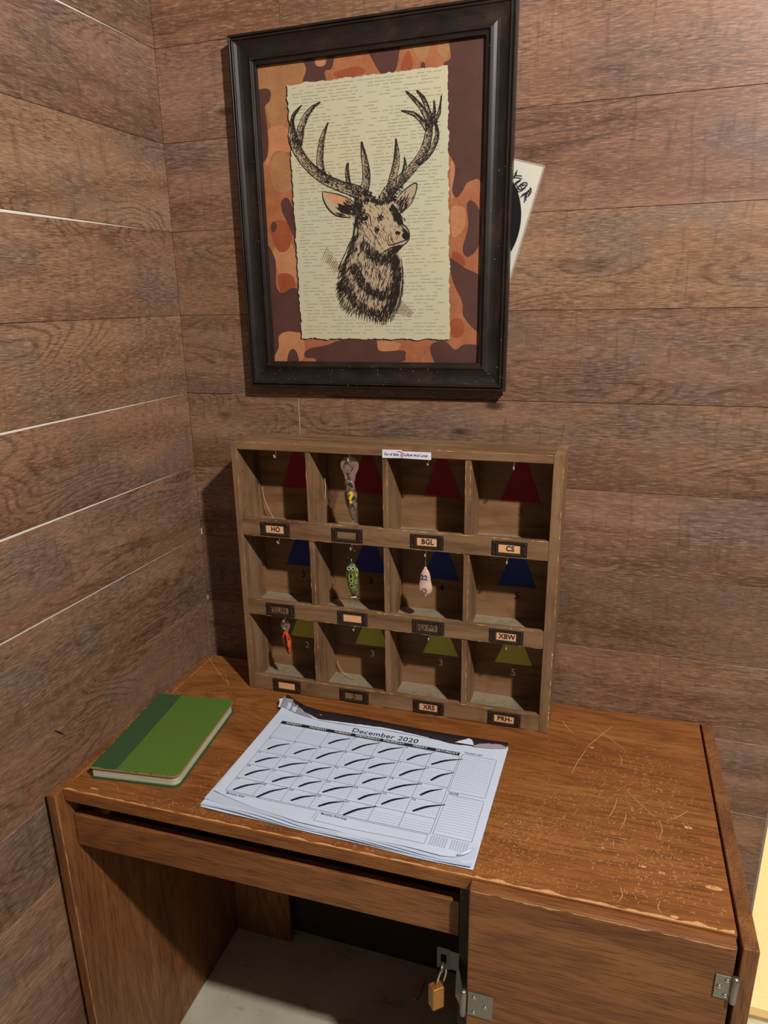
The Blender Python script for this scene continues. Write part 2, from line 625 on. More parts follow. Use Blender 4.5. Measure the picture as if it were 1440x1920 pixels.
# ------------------------------------------------------------------ desk
ZD = 0.7635
DR = math.radians(1.22)
DB = Vector((0.517, -0.276, 0))
desk = empty('desk', Matrix.Rotation(DR, 3, 'Z') @ DB, DR)
tag(desk, 'scratched brown oak laminate desk standing in the corner', 'desk')
XLI, XRI, TL, TR_ = 0.0178, 1.0164, 0.0168, 0.0186
YB, YS, YT = -0.0250, -0.5312, -0.5124
dz = lambda V: [(v[0] - DB.x, v[1] - DB.y, v[2]) for v in V]


def dbox(name, x0, x1, y0, y1, z0, z1, mat, parent=desk, bev=0.0, **k):
    V, F = boxvf(x0, x1, y0, y1, z0, z1, bev)
    return obj(name, dz(V), F, mat, parent, **k)


desktop = dbox('desktop', XLI + 0.0006, XRI - 0.0035, YT, YB, ZD - 0.022, ZD, M_TOP, bev=0.0012)
dbox('side_panel', XLI - TL, XLI, YS, YB, 0, ZD, M_SIDE, bev=0.0015)
dbox('side_panel', XRI, XRI + TR_, YS, YB, 0, ZD, M_SIDE, bev=0.0015)
drawer = dbox('drawer_front', XLI + 0.0015, 0.668, -0.5, -0.484, ZD - 0.119, ZD - 0.058, M_FRONT, bev=0.0012)
dbox('drawer_tray', XLI + 0.012, 0.655, -0.484, -0.10, ZD - 0.112, ZD - 0.106, M_SIDE, drawer)
dbox('partition', 0.670, 0.684, -0.508, YB - 0.006, 0, ZD - 0.0225, plain('dark_brown_board', srgb(58, 34, 20), 0.6, var=0.2))  # partition coloured a darker brown than the oak laminate boards
dbox('back_panel', XLI, 0.165, YB - 0.010, YB - 0.002, 0.0, ZD - 0.023, M_SIDE)
dbox('back_panel', 0.684, XRI, YB - 0.010, YB - 0.002, 0.0, ZD - 0.023, M_SIDE)
dbox('cabinet_bottom', 0.684, XRI, -0.508, YB - 0.012, 0.06, 0.076, M_SIDE)
door = dbox('cabinet_door', 0.6865, XRI - 0.0055, YS, YT - 0.0006, 0.05, ZD - 0.0015, M_FRONT, bev=0.0018)

# bare chips along worn edges
def worn_edge(name, p0, p1, up, wid, parent, seed, dens=0.006):
    """ragged pale band along an edge from p0 to p1; up = direction in which it spreads"""
    r = random.Random(seed)
    a, b_ = Vector(p0), Vector(p1)
    L = (b_ - a).length
    n = int(L / dens)
    mb = MB()
    V = []
    for i in range(n + 1):
        s = i / n
        p = a + (b_ - a) * s
        wv = wid * max(0.08, 0.5 + 0.9 * noise.noise((s * L * 45, seed, 0)) + 0.35 * (r.random() - .5))
        V += [p, p + Vector(up) * wv]
    mb.add(dz(V), [(2 * i, 2 * i + 2, 2 * i + 3, 2 * i + 1) for i in range(n)])
    return mb.build(name, M_CHIP, parent, kind='stuff')


E1 = 0.0003
worn_edge('worn_edge', (XLI + 0.002, YT + 0.0012, ZD + E1), (0.99, YT + 0.0012, ZD + E1), (0, 0.0042, 0), 1, desktop, 1)
worn_edge('worn_edge', (0.69, YT + 0.001, ZD + E1 * 1.3), (1.01, YT + 0.001, ZD + E1 * 1.3), (0, 0.007, 0), 1, desktop, 2)
worn_edge('worn_edge', (0.689, YS - E1, ZD - 0.0028), (1.008, YS - E1, ZD - 0.0028), (0, 0, -0.0040), 1, door, 3)
worn_edge('worn_edge', (0.6863, YS + 0.001, ZD - 0.003), (0.6863, YS + 0.001, ZD - 0.30), (0, 0.0022, 0), 1, door, 4)
worn_edge('worn_edge', (XRI - E1, YS + 0.002, ZD - 0.0015), (XRI - E1, YB - 0.05, ZD - 0.0015), (0, 0, -0.002), 1, desk, 5)
worn_edge('worn_edge', (XLI + E1, YS + 0.001, ZD - 0.002), (XLI + E1, YS + 0.001, 0.25), (0, 0.0018, 0), 1, desk, 6)
worn_edge('worn_edge', (XLI + 0.0012, YT + 0.03, ZD + E1), (XLI + 0.0012, YB - 0.01, ZD + E1), (0.0016, 0, 0), 1, desk, 7)

# scratches and gouges in the top
lt = lambda a, b_: (a - DB.x, b_ - DB.y, ZD + 0.00035)
mb = MB()
sp = random.Random(11)
def scratch(x, y, ln, ang, wd):
    n = 4
    pts = []
    cv = sp.uniform(-0.3, 0.3)
    for i in range(n):
        s = i / (n - 1) - 0.5
        pts.append((x + math.cos(ang + cv * s) * ln * s, y + math.sin(ang + cv * s) * ln * s))
    mb.ribbon(pts, [wd * .3, wd * .8, wd * .8, wd * .2], lt)
def clusters(cx, cy, sx, sy, n, l0, l1, w0, w1):
    for _ in range(n):
        x, y = sp.gauss(cx, sx), sp.gauss(cy, sy)
        if XLI + .01 < x < XRI - .012 and YT + .006 < y < YB - .02:
            scratch(x, y, sp.uniform(l0, l1), sp.uniform(0, math.pi), sp.uniform(w0, w1))
clusters(0.90, -0.25, 0.055, 0.06, 520, 0.002, 0.008, 0.0004, 0.0010)
clusters(0.80, -0.36, 0.06, 0.055, 620, 0.0015, 0.006, 0.0003, 0.0008)
clusters(0.735, -0.42, 0.035, 0.05, 700, 0.0015, 0.006, 0.0003, 0.0008)
clusters(0.93, -0.42, 0.06, 0.045, 380, 0.002, 0.008, 0.0005, 0.0012)
clusters(0.60, -0.495, 0.12, 0.010, 420, 0.002, 0.007, 0.0003, 0.0008)
clusters(0.25, -0.495, 0.12, 0.010, 200, 0.002, 0.007, 0.0003, 0.0007)
clusters(0.15, -0.17, 0.04, 0.04, 90, 0.002, 0.008, 0.0003, 0.0007)
clusters(0.25, -0.42, 0.02, 0.04, 90, 0.002, 0.010, 0.0003, 0.0007)
for px in [((1105, 1356), (1175, 1410)), ((1148, 1362), (1100, 1402)), ((1173, 1480), (1228, 1533)), ((1236, 1537), (1236, 1570)),
           ((1157, 1497), (1140, 1535)), ((1174, 1522), (1163, 1557)), ((1100, 1405), (1072, 1450)), ((1162, 1662), (1160, 1690)),
           ((1160, 1415), (1163, 1435)), ((390, 1232), (430, 1286)), ((376, 1297), (425, 1301)), ((421, 1266), (430, 1285)), ((1055, 1350), (1075, 1375)),
           ((1238, 1690), (1239, 1712)), ((1290, 1520), (1250, 1538))]:
    a, c = W(*px[0], 2, ZD), W(*px[1], 2, ZD)
    m_ = (a + c) / 2 + Vector((sp.uniform(-.004, .004), sp.uniform(-.004, .004), 0))
    pts = spline([(a.x, a.y), (m_.x, m_.y), (c.x, c.y)], 5)
    # world to desk coordinates
    pts = [tuple((Matrix.Rotation(-DR, 3, 'Z') @ Vector((p[0], p[1], 0)))[:2]) for p in pts]
    mb.ribbon(pts, [0.0004 + 0.0006 * math.sin(math.pi * i / (len(pts) - 1)) for i in range(len(pts))], lt)
mb.build('scratches', M_CHIP, desktop, kind='stuff')
mb = MB()
for px, s in [((1338, 1665), (0.012, 0.0055)), ((1290, 1552), (0.006, 0.004)), ((1205, 1625), (0.005, 0.003)), ((1240, 1637), (0.005, 0.003)),
              ((177, 1479), (0.010, 0.002)), ((1130, 1590), (0.003, 0.002)), ((1110, 1402), (0.004, 0.002)), ((1265, 1720), (0.006, 0.003))]:
    c = Matrix.Rotation(-DR, 3, 'Z') @ W(*px, 2, ZD)
    mb.poly([(c.x + math.cos(a) * s[0] * sp.uniform(.7, 1.1), c.y + math.sin(a) * s[1] * sp.uniform(.6, 1.1)) for a in [i * .6283 for i in range(10)]], lt)
mb.build('bare_patches', M_CHIP, desktop, kind='stuff')

# hinges, hasp and padlock
M_ZINC = plain('zinc_steel', srgb(150, 146, 138), 0.38, metal=0.85, var=0.1, vscale=200)
M_SCREW = plain('screw_steel', srgb(190, 186, 176), 0.3, metal=0.9)


def hinge(x0, x1, z0, z1, bx, label):
    hg = dbox('hinge', x0, x1, YS - 0.0022, YS - 0.0003, z0, z1, M_ZINC, door, bev=0.0006)
    hg['label'] = label
    b_ = MB()
    b_.tube(dz([(bx, YS - 0.003, z0 - 0.003), (bx, YS - 0.003, z0), (bx, YS - 0.003, z1 - 0.001), (bx, YS - 0.003, z1 + 0.002)]), [0.003, 0.0046, 0.0046, 0.0036], 12)
    b_.build('hinge_barrel', M_ZINC, hg, True)
    xm = (x0 + x1) / 2
    side = 1 if bx < xm else -1
    for (u, v) in ((0.25, 0.82), (0.70, 0.5), (0.25, 0.16)):
        sx = (x0 + (x1 - x0) * u) if side > 0 else (x1 - (x1 - x0) * u)
        sc = MB()
        zz = z0 + (z1 - z0) * v
        sc.tube(dz([(sx, YS - 0.0022, zz), (sx, YS - 0.0034, zz), (sx, YS - 0.0038, zz)]), [0.0034, 0.0030, 0.0016], 10)
        sc.build('screw', M_SCREW, hg, True)
    return hg


ZH = 0.073
hl = hinge(0.6885, 0.7235, 0.470 + ZH, 0.512 + ZH, 0.6825, 'grey steel hinge at the left edge of the door')
hr = hinge(0.9915, 1.0095, 0.612 + ZH - 0.003, 0.648 + ZH - 0.003, 1.0135, 'grey steel hinge at the right edge of the door')
lf = MB()
c0 = 0.678
lf.add(dz([(0.6815, YS, 0.470 + ZH), (0.669, YS + 0.012, 0.480 + ZH), (0.6685, YS + 0.022, 0.540 + ZH), (0.6795, YS + 0.002, 0.514 + ZH),
           (0.6805, YS + 0.002, 0.470 + ZH), (0.668, YS + 0.013, 0.480 + ZH), (0.6675, YS + 0.023, 0.540 + ZH), (0.6785, YS + 0.004, 0.514 + ZH)]),
       [(0, 1, 2, 3), (7, 6, 5, 4), (0, 4, 5, 1), (1, 5, 6, 2), (2, 6, 7, 3), (3, 7, 4, 0)])
lf.build('hinge_leaf', M_ZINC, hl)

YL = -0.515
pl = W(818, 1866, 1, YL)
hp = W(832, 1797, 1, YL)
hasp = empty('hasp', hp)
tag(hasp, 'grey steel hasp plate above the brass padlock', 'hasp')
q = MB()
ow, oh, iw, ih, th = 0.0095, 0.017, 0.0042, 0.0085, 0.0012
out = [(-ow, -oh), (ow, -oh), (ow, oh), (-ow, oh)]
inn = [(-iw, -ih), (iw, -ih), (iw, ih), (-iw, ih)]
V = [(x, -th, z) for x, z in out] + [(x, -th, z) for x, z in inn] + [(x, th, z) for x, z in out] + [(x, th, z) for x, z in inn]
F = []
for i in range(4):
    j = (i + 1) % 4
    F += [(i, j, 4 + j, 4 + i), (8 + j, 8 + i, 12 + i, 12 + j), (j, i, 8 + i, 8 + j), (4 + i, 4 + j, 12 + j, 12 + i)]
q.add(V, F)
q.build('plate', plain('dull_steel', srgb(78, 74, 68), 0.5, metal=0.7), hasp)
q = MB()
q.box(0.0095, 0.0215, -0.001, 0.001, -0.015, 0.015)
q.build('strap', plain('dull_strap', srgb(84, 80, 74), 0.5, metal=0.7), hasp)
q = MB()
q.tube([(0, -0.002, -0.006), (0, -0.010, -0.005), (0, -0.013, -0.009), (0, -0.010, -0.013), (0, -0.002, -0.012)], 0.0018, 8)
q.build('staple', M_ZINC, hasp, True)
lock = empty('padlock', pl)
tag(lock, 'small brass padlock hanging beside the cabinet door', 'padlock')
M_BRASS = plain('worn_brass', srgb(186, 128, 70), 0.4, metal=0.7, var=0.12, vscale=150)
V, F = boxvf(-0.0095, 0.0095, -0.008, 0.008, -0.019, 0.019, 0.0022)
lb = obj('lock_body', V, F, M_BRASS, lock)
lb.rotation_euler = (0, 0, 0.75)
q = MB()
sh = [(-0.0055, 0, 0.017), (-0.0055, 0, 0.032)] + [(-0.0055 * math.cos(a), 0, 0.034 + 0.014 * math.sin(a)) for a in [i * math.pi / 10 for i in range(11)]] + [(0.0055, 0, 0.032), (0.0055, 0, 0.017)]
q.tube(sh, 0.0018, 8)
so = q.build('shackle', plain('chrome_steel', srgb(215, 205, 190), 0.2, metal=1.0), lock, True)
so.rotation_euler = (0.0, 0.28, 0.75)

sm_ = MB()
a, c = W(777, 1875, 2, 0.0), W(793, 1838, 2, 0.0)
d_ = (c - a).normalized()
n_ = Vector((-d_.y, d_.x, 0)) * 0.0075
V = [a - n_ * .6, a + n_ * .8, a + d_ * .03 + n_, c + n_ * .7, c + d_ * .004, c - n_ * .7, a + d_ * .02 - n_]
V = [v - a for v in V]
k = len(V)
shim = obj('wood_shim', [(v.x, v.y, 0.0005) for v in V] + [(v.x, v.y, 0.006) for v in V],
           [tuple(range(k))[::-1], tuple(range(k, 2 * k))] + [(i, (i + 1) % k, (i + 1) % k + k, i + k) for i in range(k)],
           plain('pinkish_wood', srgb(224, 164, 140), 0.7, var=0.15, vscale=120), loc=(a.x, a.y, 0))
tag(shim, 'thin pinkish wood sliver lying on the floor under the desk', 'wood scrap')

# ------------------------------------------------------------------ pigeonhole cubby
KR = math.radians(0.969)
cub = empty('cubby_shelf', (0.1634, -0.129, ZD + 0.0004), KR)
tag(cub, 'weathered wooden twelve-hole cubby standing on the desk against the wall', 'cubby')
KW, KH, KD = 0.5925, 0.504, 0.096
LI, RI = 0.0117, 0.5755
DIV = [(0.1458, 0.1550), (0.2890, 0.2982), (0.4335, 0.4432)]
RB = [0.3255, 0.1640, 0.0]          # lower edge of each label rail
RT = [0.3600, 0.1970, 0.0335]       # upper edge
SH = 0.0125                         # shelf thickness
CEIL = [0.4900, RB[0], RB[1]]
VB = 0.088                          # depth of the back board
B1 = 0.0009
box('side_board', 0, LI, 0, KD, 0, KH, M_CWV, cub, B1)
box('side_board', RI, KW, 0, KD, 0, KH, M_CWV, cub, B1)
box('top_board', LI + .0002, RI - .0002, 0.0006, KD, CEIL[0], KH - 0.0006, M_CW, cub, B1)
box('back_board', LI, RI, VB, KD - 0.001, 0.002, CEIL[0], M_CBACK, cub)
for k in range(3):
    box('label_rail', LI + .0002, RI - .0002, 0.0006, 0.0105, RB[k] + (0.0006 if k == 2 else 0), RT[k], M_CW, cub, B1)
    box('shelf_board', LI, RI, 0.0105, VB, RB[k] + 0.0006, RB[k] + SH, M_CDUST, cub)
    for a, b_ in DIV:
        box('divider', a, b_, 0.0022, VB, RT[k] - 0.0005 if False else RB[k] + SH, CEIL[k], M_CWV, cub, 0.0006)

# bare wood along worn edges
mb = MB()
r2 = random.Random(5)
def edge_line(p, q_, wd, off, dens=0.5):
    p, q_, off = Vector(p), Vector(q_), Vector(off)
    L = (q_ - p).length
    s = 0
    while s < L:
        ln = r2.uniform(0.004, 0.03)
        if r2.random() < dens:
            a, c = p + (q_ - p) * (s / L), p + (q_ - p) * (min(s + ln, L) / L)
            ww = wd * r2.uniform(.4, 1.2)
            m_ = (a + c) / 2
            mb.add([a, m_ - off * ww, c, m_ + off * ww], [(0, 1, 2, 3)])
        s += ln
for k in range(3):
    edge_line((LI, 0.0003, RT[k] - 0.0006), (RI, 0.0003, RT[k] - 0.0006), 0.0007, (0, 0, 1), 0.55)
    edge_line((LI, 0.0003, RB[k] + 0.0007), (RI, 0.0003, RB[k] + 0.0007), 0.0004, (0, 0, 1), 0.3)
    for a, b_ in DIV:
        edge_line((b_ - 0.0006, 0.0018, RT[k]), (b_ - 0.0006, 0.0018, CEIL[k]), 0.0006, (1, 0, 0), 0.5)
        edge_line((a + 0.0006, 0.0018, RT[k]), (a + 0.0006, 0.0018, CEIL[k]), 0.0004, (1, 0, 0), 0.3)
edge_line((KW - 0.0006, -0.0003, 0.01), (KW - 0.0006, -0.0003, 0.16), 0.0012, (1, 0, 0), 0.9)
edge_line((KW - 0.0006, -0.0003, 0.16), (KW - 0.0006, -0.0003, KH), 0.0006, (1, 0, 0), 0.5)
edge_line((LI, -0.0003, KH - 0.0006), (RI, -0.0003, KH - 0.0006), 0.0006, (0, 0, 1), 0.3)
edge_line((LI - .0006, -0.0003, 0.02), (LI - .0006, -0.0003, KH - .02), 0.0005, (1, 0, 0), 0.35)
mb.build('worn_edges', M_WEAR, cub, kind='stuff')

# painted flags and numbers on the back board
M_RED = plain('red_paint', srgb(146, 14, 26), 0.6)
M_BLUE = plain('blue_paint', srgb(34, 46, 128), 0.6)
M_YEL = plain('yellow_paint', srgb(214, 206, 72), 0.6)
M_INK = plain('black_ink', srgb(26, 22, 22), 0.7)
M_CREAM = plain('cream_paint_number', srgb(240, 224, 168), 0.6)
M_REDN = plain('red_number', srgb(150, 40, 24), 0.6)
CX = [0.0920, 0.2340, 0.3750, 0.5160]
lb_ = lambda a, b_: (a, VB - 0.0004, b_)
BASE = [0.4000, 0.2400, 0.0825]
NUM = [[None, None, None, '3'], ['3', '3', '4', '5'], ['2', '3', '3', '5']]
for r in range(3):
    for c in range(4):
        t = MB()
        x0 = CX[c]
        lo, hi = (LI, DIV[0][0], DIV[1][0], DIV[2][0])[c], (DIV[0][0], DIV[1][0], DIV[2][0], RI)[c]
        zt = CEIL[r] - 0.001
        f = 0.035 - 0.40 * (zt - BASE[r])
        bh = min(0.035, hi - x0)
        t.add([lb_(x0 - 0.035, BASE[r]), lb_(x0 + bh, BASE[r] + .0005), lb_(x0 + max(f, .003), zt), lb_(x0 - max(f, .003), zt)], [(0, 1, 2, 3)])
        t.build('painted_flag', (M_RED, M_BLUE, M_YEL)[r], cub)
        if NUM[r][c]:
            V, F = text_vf(NUM[r][c], 0.0205, 0.0002)
            obj('painted_number', [lb_(x0 + v[0] + 0.001, BASE[r] - 0.0178 + v[1]) for v in V], F, (M_REDN, M_INK, M_CREAM)[r], cub)

# label holders
M_BRONZE = plain('dark_bronze', srgb(64, 50, 42), 0.42, metal=0.55, var=0.2, vscale=120)
M_CARD = plain('peach_card', srgb(226, 170, 122), 0.8, var=0.05, vscale=150)
M_PENC = plain('pencil_mark', srgb(40, 28, 20), 0.8)
pw, ph = 0.0295, 0.0125
iw, ih = 0.0185, 0.0076
def holder_mesh():
    V, F = [], []
    loops = [(pw, ph, 0.0), (pw, ph, -0.0012), (iw + 0.0055, ph - 0.0012, -0.0014), (iw + 0.0040, ih + 0.0032, -0.0030), (iw, ih, -0.0018), (iw, ih, 0.0)]
    for a, b_, y in loops:
        V += [(-a, y, -b_), (a, y, -b_), (a, y, b_), (-a, y, b_)]
    for i in range(len(loops) - 1):
        for j in range(4):
            k2 = (j + 1) % 4
            F.append((4 * i + j, 4 * i + k2, 4 * i + 4 + k2, 4 * i + 4 + j))
    me = bpy.data.meshes.new('label_holder')
    me.from_pydata(V, [], F)
    me.materials.append(M_BRONZE)
    return me
HM = holder_mesh()
s_ = MB()
s_.tube([(0, 0, 0), (0, -0.0012, 0), (0, -0.0020, 0)], [0.0026, 0.0025, 0.0014], 10)
SM = s_.build('screw_proto', M_BRONZE, None, True)
SMD = SM.data
bpy.data.objects.remove(SM)
SMD.name = 'holder_screw'
PX = [[0.0795, 0.2215, 0.3690, 0.5115], [0.0800, 0.2270, 0.3720, 0.5120], [0.0835, 0.2255, 0.3730, 0.5140]]
TXT = [['HO', None, 'BGL', 'CS'], ['~SUN', '', '~GM', 'XBW'], ['', '~3', 'XRS', 'PRH-']]
HAND = {'SUN': [[(-9, 4), (-12, 5), (-13, 2), (-9, 0), (-9, -4), (-13, -4)], [(-5, 4), (-5, -3), (-2, -5), (1, -3), (1, 4)], [(4, -5), (5, 4), (9, -4), (10, 5)]],
        'GM': [[(-4, 5), (-9, 6), (-13, 1), (-11, -4), (-6, -4), (-5, 0), (-8, 0)], [(0, -4), (2, 5), (5, -1), (9, 5), (11, -4)]],
        '3': [[(-4, 5), (0, 6), (1, 3), (-2, 1), (2, 0), (1, -4), (-4, -4)]]}
for r in range(3):
    for c in range(4):
        zc = (RB[r] + RT[r]) / 2 - 0.0005
        h_ = link_mesh('label_holder', HM, cub, (PX[r][c], 0.0002, zc))
        for sx in (-1, 1):
            for sz in (-1, 1):
                link_mesh('screw', SMD, h_, (sx * 0.0262, -0.0011, sz * 0.0088))
        t = TXT[r][c]
        if t is not None and not t.startswith('~'):
            cw = (0.0183, 0.0170, 0.0178)[(r + c) % 3]
            cardo = MB()
            dz_ = (0.0012, -0.0010)[(r + c) % 2]
            cardo.add([(-cw, -0.0006, -0.0074), (cw, -0.0006, -0.0074), (cw, -0.0006, 0.0066 + dz_), (-cw, -0.0006, 0.0072)], [(0, 1, 2, 3)])
            co = cardo.build('name_card', M_CARD, h_)
            if t:
                V, F = text_vf(t, 0.0130, 0.0004, 0, 1.04)
                obj('lettering', [(v[0] * 0.92 + 0.0012, -0.0009, v[1] - 0.0003) for v in V], F, M_INK, h_)
        elif t:
            mb = MB()
            for st in HAND[t[1:]]:
                mb.ribbon(spline([(x * 0.00115, y * 0.00115) for x, y in st], 4), 0.0011, lambda a, b_: (a, -0.0007, b_))
            mb.build('lettering', M_PENC, h_)

# stray straws and cobweb strands in the holes
M_STRAW = plain('pale_straw', srgb(206, 168, 120), 0.6)
for P_ in ([(0.018, 0.080, 0.400), (0.022, 0.078, 0.376), (0.034, 0.072, 0.355), (0.046, 0.066, 0.341)], [(0.160, 0.082, 0.040), (0.170, 0.078, 0.024), (0.186, 0.070, 0.0165), (0.206, 0.064, 0.015)],
           [(0.158, 0.060, 0.432), (0.161, 0.056, 0.412), (0.160, 0.052, 0.392)]):
    MB().tube(spline(P_, 5), 0.0006, 6).build('straw', M_STRAW, cub, True)

# cup hooks
M_HOOK = plain('nickel_wire', srgb(226, 212, 196), 0.3, metal=0.35)
hk = MB()
pts = [(0, 0, 0.003), (0, 0, -0.007)] + [(0, -0.0042 + 0.0042 * math.cos(a), -0.010 - 0.0045 * math.sin(a)) for a in [i * math.pi / 8 for i in range(9)]] + [(0, -0.0084, -0.0085)]
hk.tube(pts, 0.00105, 8)
hk.box(-0.0028, 0.0028, -0.0028, 0.0028, -0.0006, 0.0006)
HKO = hk.build('hook_proto', M_HOOK, None, True)
HKD = HKO.data
bpy.data.objects.remove(HKO)
HU = [[0.0823, 0.2244, 0.3671, 0.5118], [0.0789, 0.2240, 0.3634, 0.5066], [0.0805, 0.2249, 0.3704, 0.5116]]
HV = 0.0165
for r in range(3):
    for c in range(4):
        link_mesh('cup_hook', HKD, cub, (HU[r][c], HV, CEIL[r] - 0.0006))

# handwritten paper strip on the top edge
tp = MB()
wave = [0.0, .0002, 0, -.0003, .0001, 0]
t0, t1 = 0.2905, 0.3760
tp.add([(t0, -0.0004, 0.4868), (t0 + .034, -0.0004, 0.4880), (t1, -0.0004, 0.4872), (t1, -0.0004, 0.5000), (t0 + 0.036, -0.0004, 0.5000), (t0 + 0.034, -0.0004, 0.5020), (t0, -0.0004, 0.5015)],
       [(0, 1, 2, 3, 4, 5, 6)])
tape = tp.build('paper_strip', plain('white_tape', srgb(226, 222, 228), 0.6), cub)
tape['label'] = 'white handwritten paper strip'
M_PEN = plain('blue_black_pen', srgb(52, 46, 92), 0.7)
for tx, x0 in (('De vil Bast', t0 + 0.0165), ('Outline Anti Lucts', t0 + 0.0570)):
    V, F = text_vf(tx, 0.0064, 0.00010, 0.1, 0.95)
    obj('lettering', [(x0 + v[0], -0.0007, 0.4938 + v[1] + 0.0006 * math.sin(v[0] * 900)) for v in V], F, M_PEN, tape)
mb = MB()
mb.ribbon(spline([(t0 + .026, .4985), (t0 + .031, .4995), (t0 + .034, .4970), (t0 + .033, .4915), (t0 + .037, .4900)], 5), 0.0011, lambda a, b_: (a, -0.0008, b_))
mb.ribbon(spline([(t0 + .036, .4985), (t0 + .033, .4945)], 3), 0.0010, lambda a, b_: (a, -0.0008, b_))
mb.build('pink_scribble', plain('pink_marker', srgb(190, 60, 104), 0.7), tape)

# ------------------------------------------------------------------ lures hanging in the holes
KM = Matrix.Translation((0.1634, -0.129, ZD + 0.0004)) @ Matrix.Rotation(KR, 4, 'Z')


def loft(prof, flat=1.0, n=18):
    """body along -z: (z, rx, xoffset); flattened in y"""
    V, F = [], []
    for z, rx, xo in prof:
        for k in range(n):
            a = 2 * math.pi * k / n
            V.append((xo + rx * math.cos(a), rx * flat * math.sin(a), z))
    for i in range(len(prof) - 1):
        for k in range(n):
            F.append((i * n + k, i * n + (k + 1) % n, (i + 1) * n + (k + 1) % n, (i + 1) * n + k))
    F += [tuple(range(n))[::-1], tuple((len(prof) - 1) * n + k for k in range(n))]
    return V, F


def lure(name, r, c, label):
    o = empty(name, KM @ Vector((HU[r][c], HV - 0.0042, CEIL[r] - 0.0138)), KR)
    tag(o, label, 'fishing lure', 'lures hanging on cup hooks')
    return o


def plate(outline, th, mat, name, parent, y=0.0):
    k = len(outline)
    V = [(x, y - th / 2, z) for x, z in outline] + [(x, y + th / 2, z) for x, z in outline]
    F = [tuple(range(k)), tuple(range(k, 2 * k))[::-1]] + [(j, i, i + k, j + k) for i, j in ((i, (i + 1) % k) for i in range(k))]
    return obj(name, V, F, mat, parent)


M_CLEAR = plain('clear_plastic', srgb(206, 166, 152), 0.12, spec=0.8, alpha=0.28, coat=0.6)
M_STEEL = plain('bright_wire', srgb(220, 205, 190), 0.2, metal=1.0)
M_DARKW = plain('dark_wire', srgb(96, 76, 62), 0.35, metal=0.9)


def front_y(prof, x, z, flat):
    """y of the front of a lofted body"""
    for (za, ra, xa), (zb, rb, xb) in zip(prof, prof[1:]):
        if zb <= z <= za:
            s = (za - z) / (za - zb)
            rr, xo = ra + (rb - ra) * s, xa + (xb - xa) * s
            u = max(-1, min(1, (x - xo) / max(rr, 1e-5)))
            return -rr * flat * math.sqrt(max(0, 1 - u * u))
    return 0.0


def decal(name, polys, prof, flat, mat, parent, lift=0.0005):
    t = MB()
    for p in polys:
        t.poly(p, lambda a, b_: (a, front_y(prof, a, b_, flat) - lift, b_))
    return t.build(name, mat, parent)


def ell(cx, cz, a, b_, n=14):
    return [(cx + a * math.cos(2 * math.pi * i / n), cz + b_ * math.sin(2 * math.pi * i / n)) for i in range(n)]


def speckle(name, c1, c2, scale, thr, rough=0.2, coat=0.6):
    m, n, l, b = nodes(name)
    v = n.new('ShaderNodeTexCoord').outputs['Object']
    f = _noise(n, l, v, (scale, scale, scale * .7), 4, 0.65)
    l.new(_mix(n, l, _range(n, l, f, thr, thr + 0.07), c1, c2), b.inputs['Base Color'])
    b.inputs['Roughness'].default_value = rough
    b.inputs['Coat Weight'].default_value = coat
    return m


# smoky lure with a question mark, first row
A = lure('fishing_lure', 0, 1, 'smoky grey lure with clear round lip and yellow question mark')
lip = [(0.0168 * math.sin(t) * 1.0, -0.010 + 0.0165 * math.cos(t)) for t in [math.radians(d) for d in range(-115, 116, 12)]] + [(0.0105, -0.026), (0.0088, -0.037), (-0.0088, -0.037), (-0.0105, -0.026)]
plate(lip[::-1], 0.0018, M_CLEAR, 'lip', A, 0.0045)
pa = [(-0.034, 0.0075, 0.0), (-0.038, 0.0088, 0.0003), (-0.048, 0.0098, 0.0008), (-0.058, 0.0118, 0.0020), (-0.068, 0.0120, 0.0026), (-0.080, 0.0102, 0.0034), (-0.092, 0.0070, 0.0046), (-0.104, 0.0036, 0.0052), (-0.108, 0.0018, 0.0052)]
V, F = loft(pa, 0.55)
obj('body', V, F, speckle('smoky_body', srgb(120, 96, 84), srgb(58, 42, 40), 150, 0.47), A, True)
V, F = text_vf('?', 0.029, 0.0011)
obj('question_mark', [(v[0] + 0.0045, front_y(pa, v[0] + 0.0045, -0.066 + v[1], 0.55) - 0.0006, -0.066 + v[1]) for v in V], F, plain('yellow_print', srgb(226, 188, 40), 0.4), A)
decal('eyes', [ell(-0.0052, -0.0455, 0.0018, 0.0030), ell(0.0062, -0.0450, 0.0016, 0.0028)], pa, 0.55, M_INK, A)
q = MB().ring((0, -0.0005, -0.0105), 0.0085, 0.0006)
q.build('split_ring', M_DARKW, A, True)
q = MB().tube([(0, 0, -0.019), (0, 0.001, -0.026), (0, 0.002, -0.034)], 0.0011, 8)
q.add(*loft([(-0.0185, 0.0012, 0), (-0.0205, 0.0024, 0), (-0.0225, 0.0012, 0)], 1, 8))
q.build('swivel', M_STEEL, A, True)
q = MB().ring((0.0052, 0, -0.1105), 0.0022, 0.0006)
q.ring((0.0060, 0, -0.1145), 0.0018, 0.0006, 'x')
q.build('tail_ring', M_STEEL, A, True)

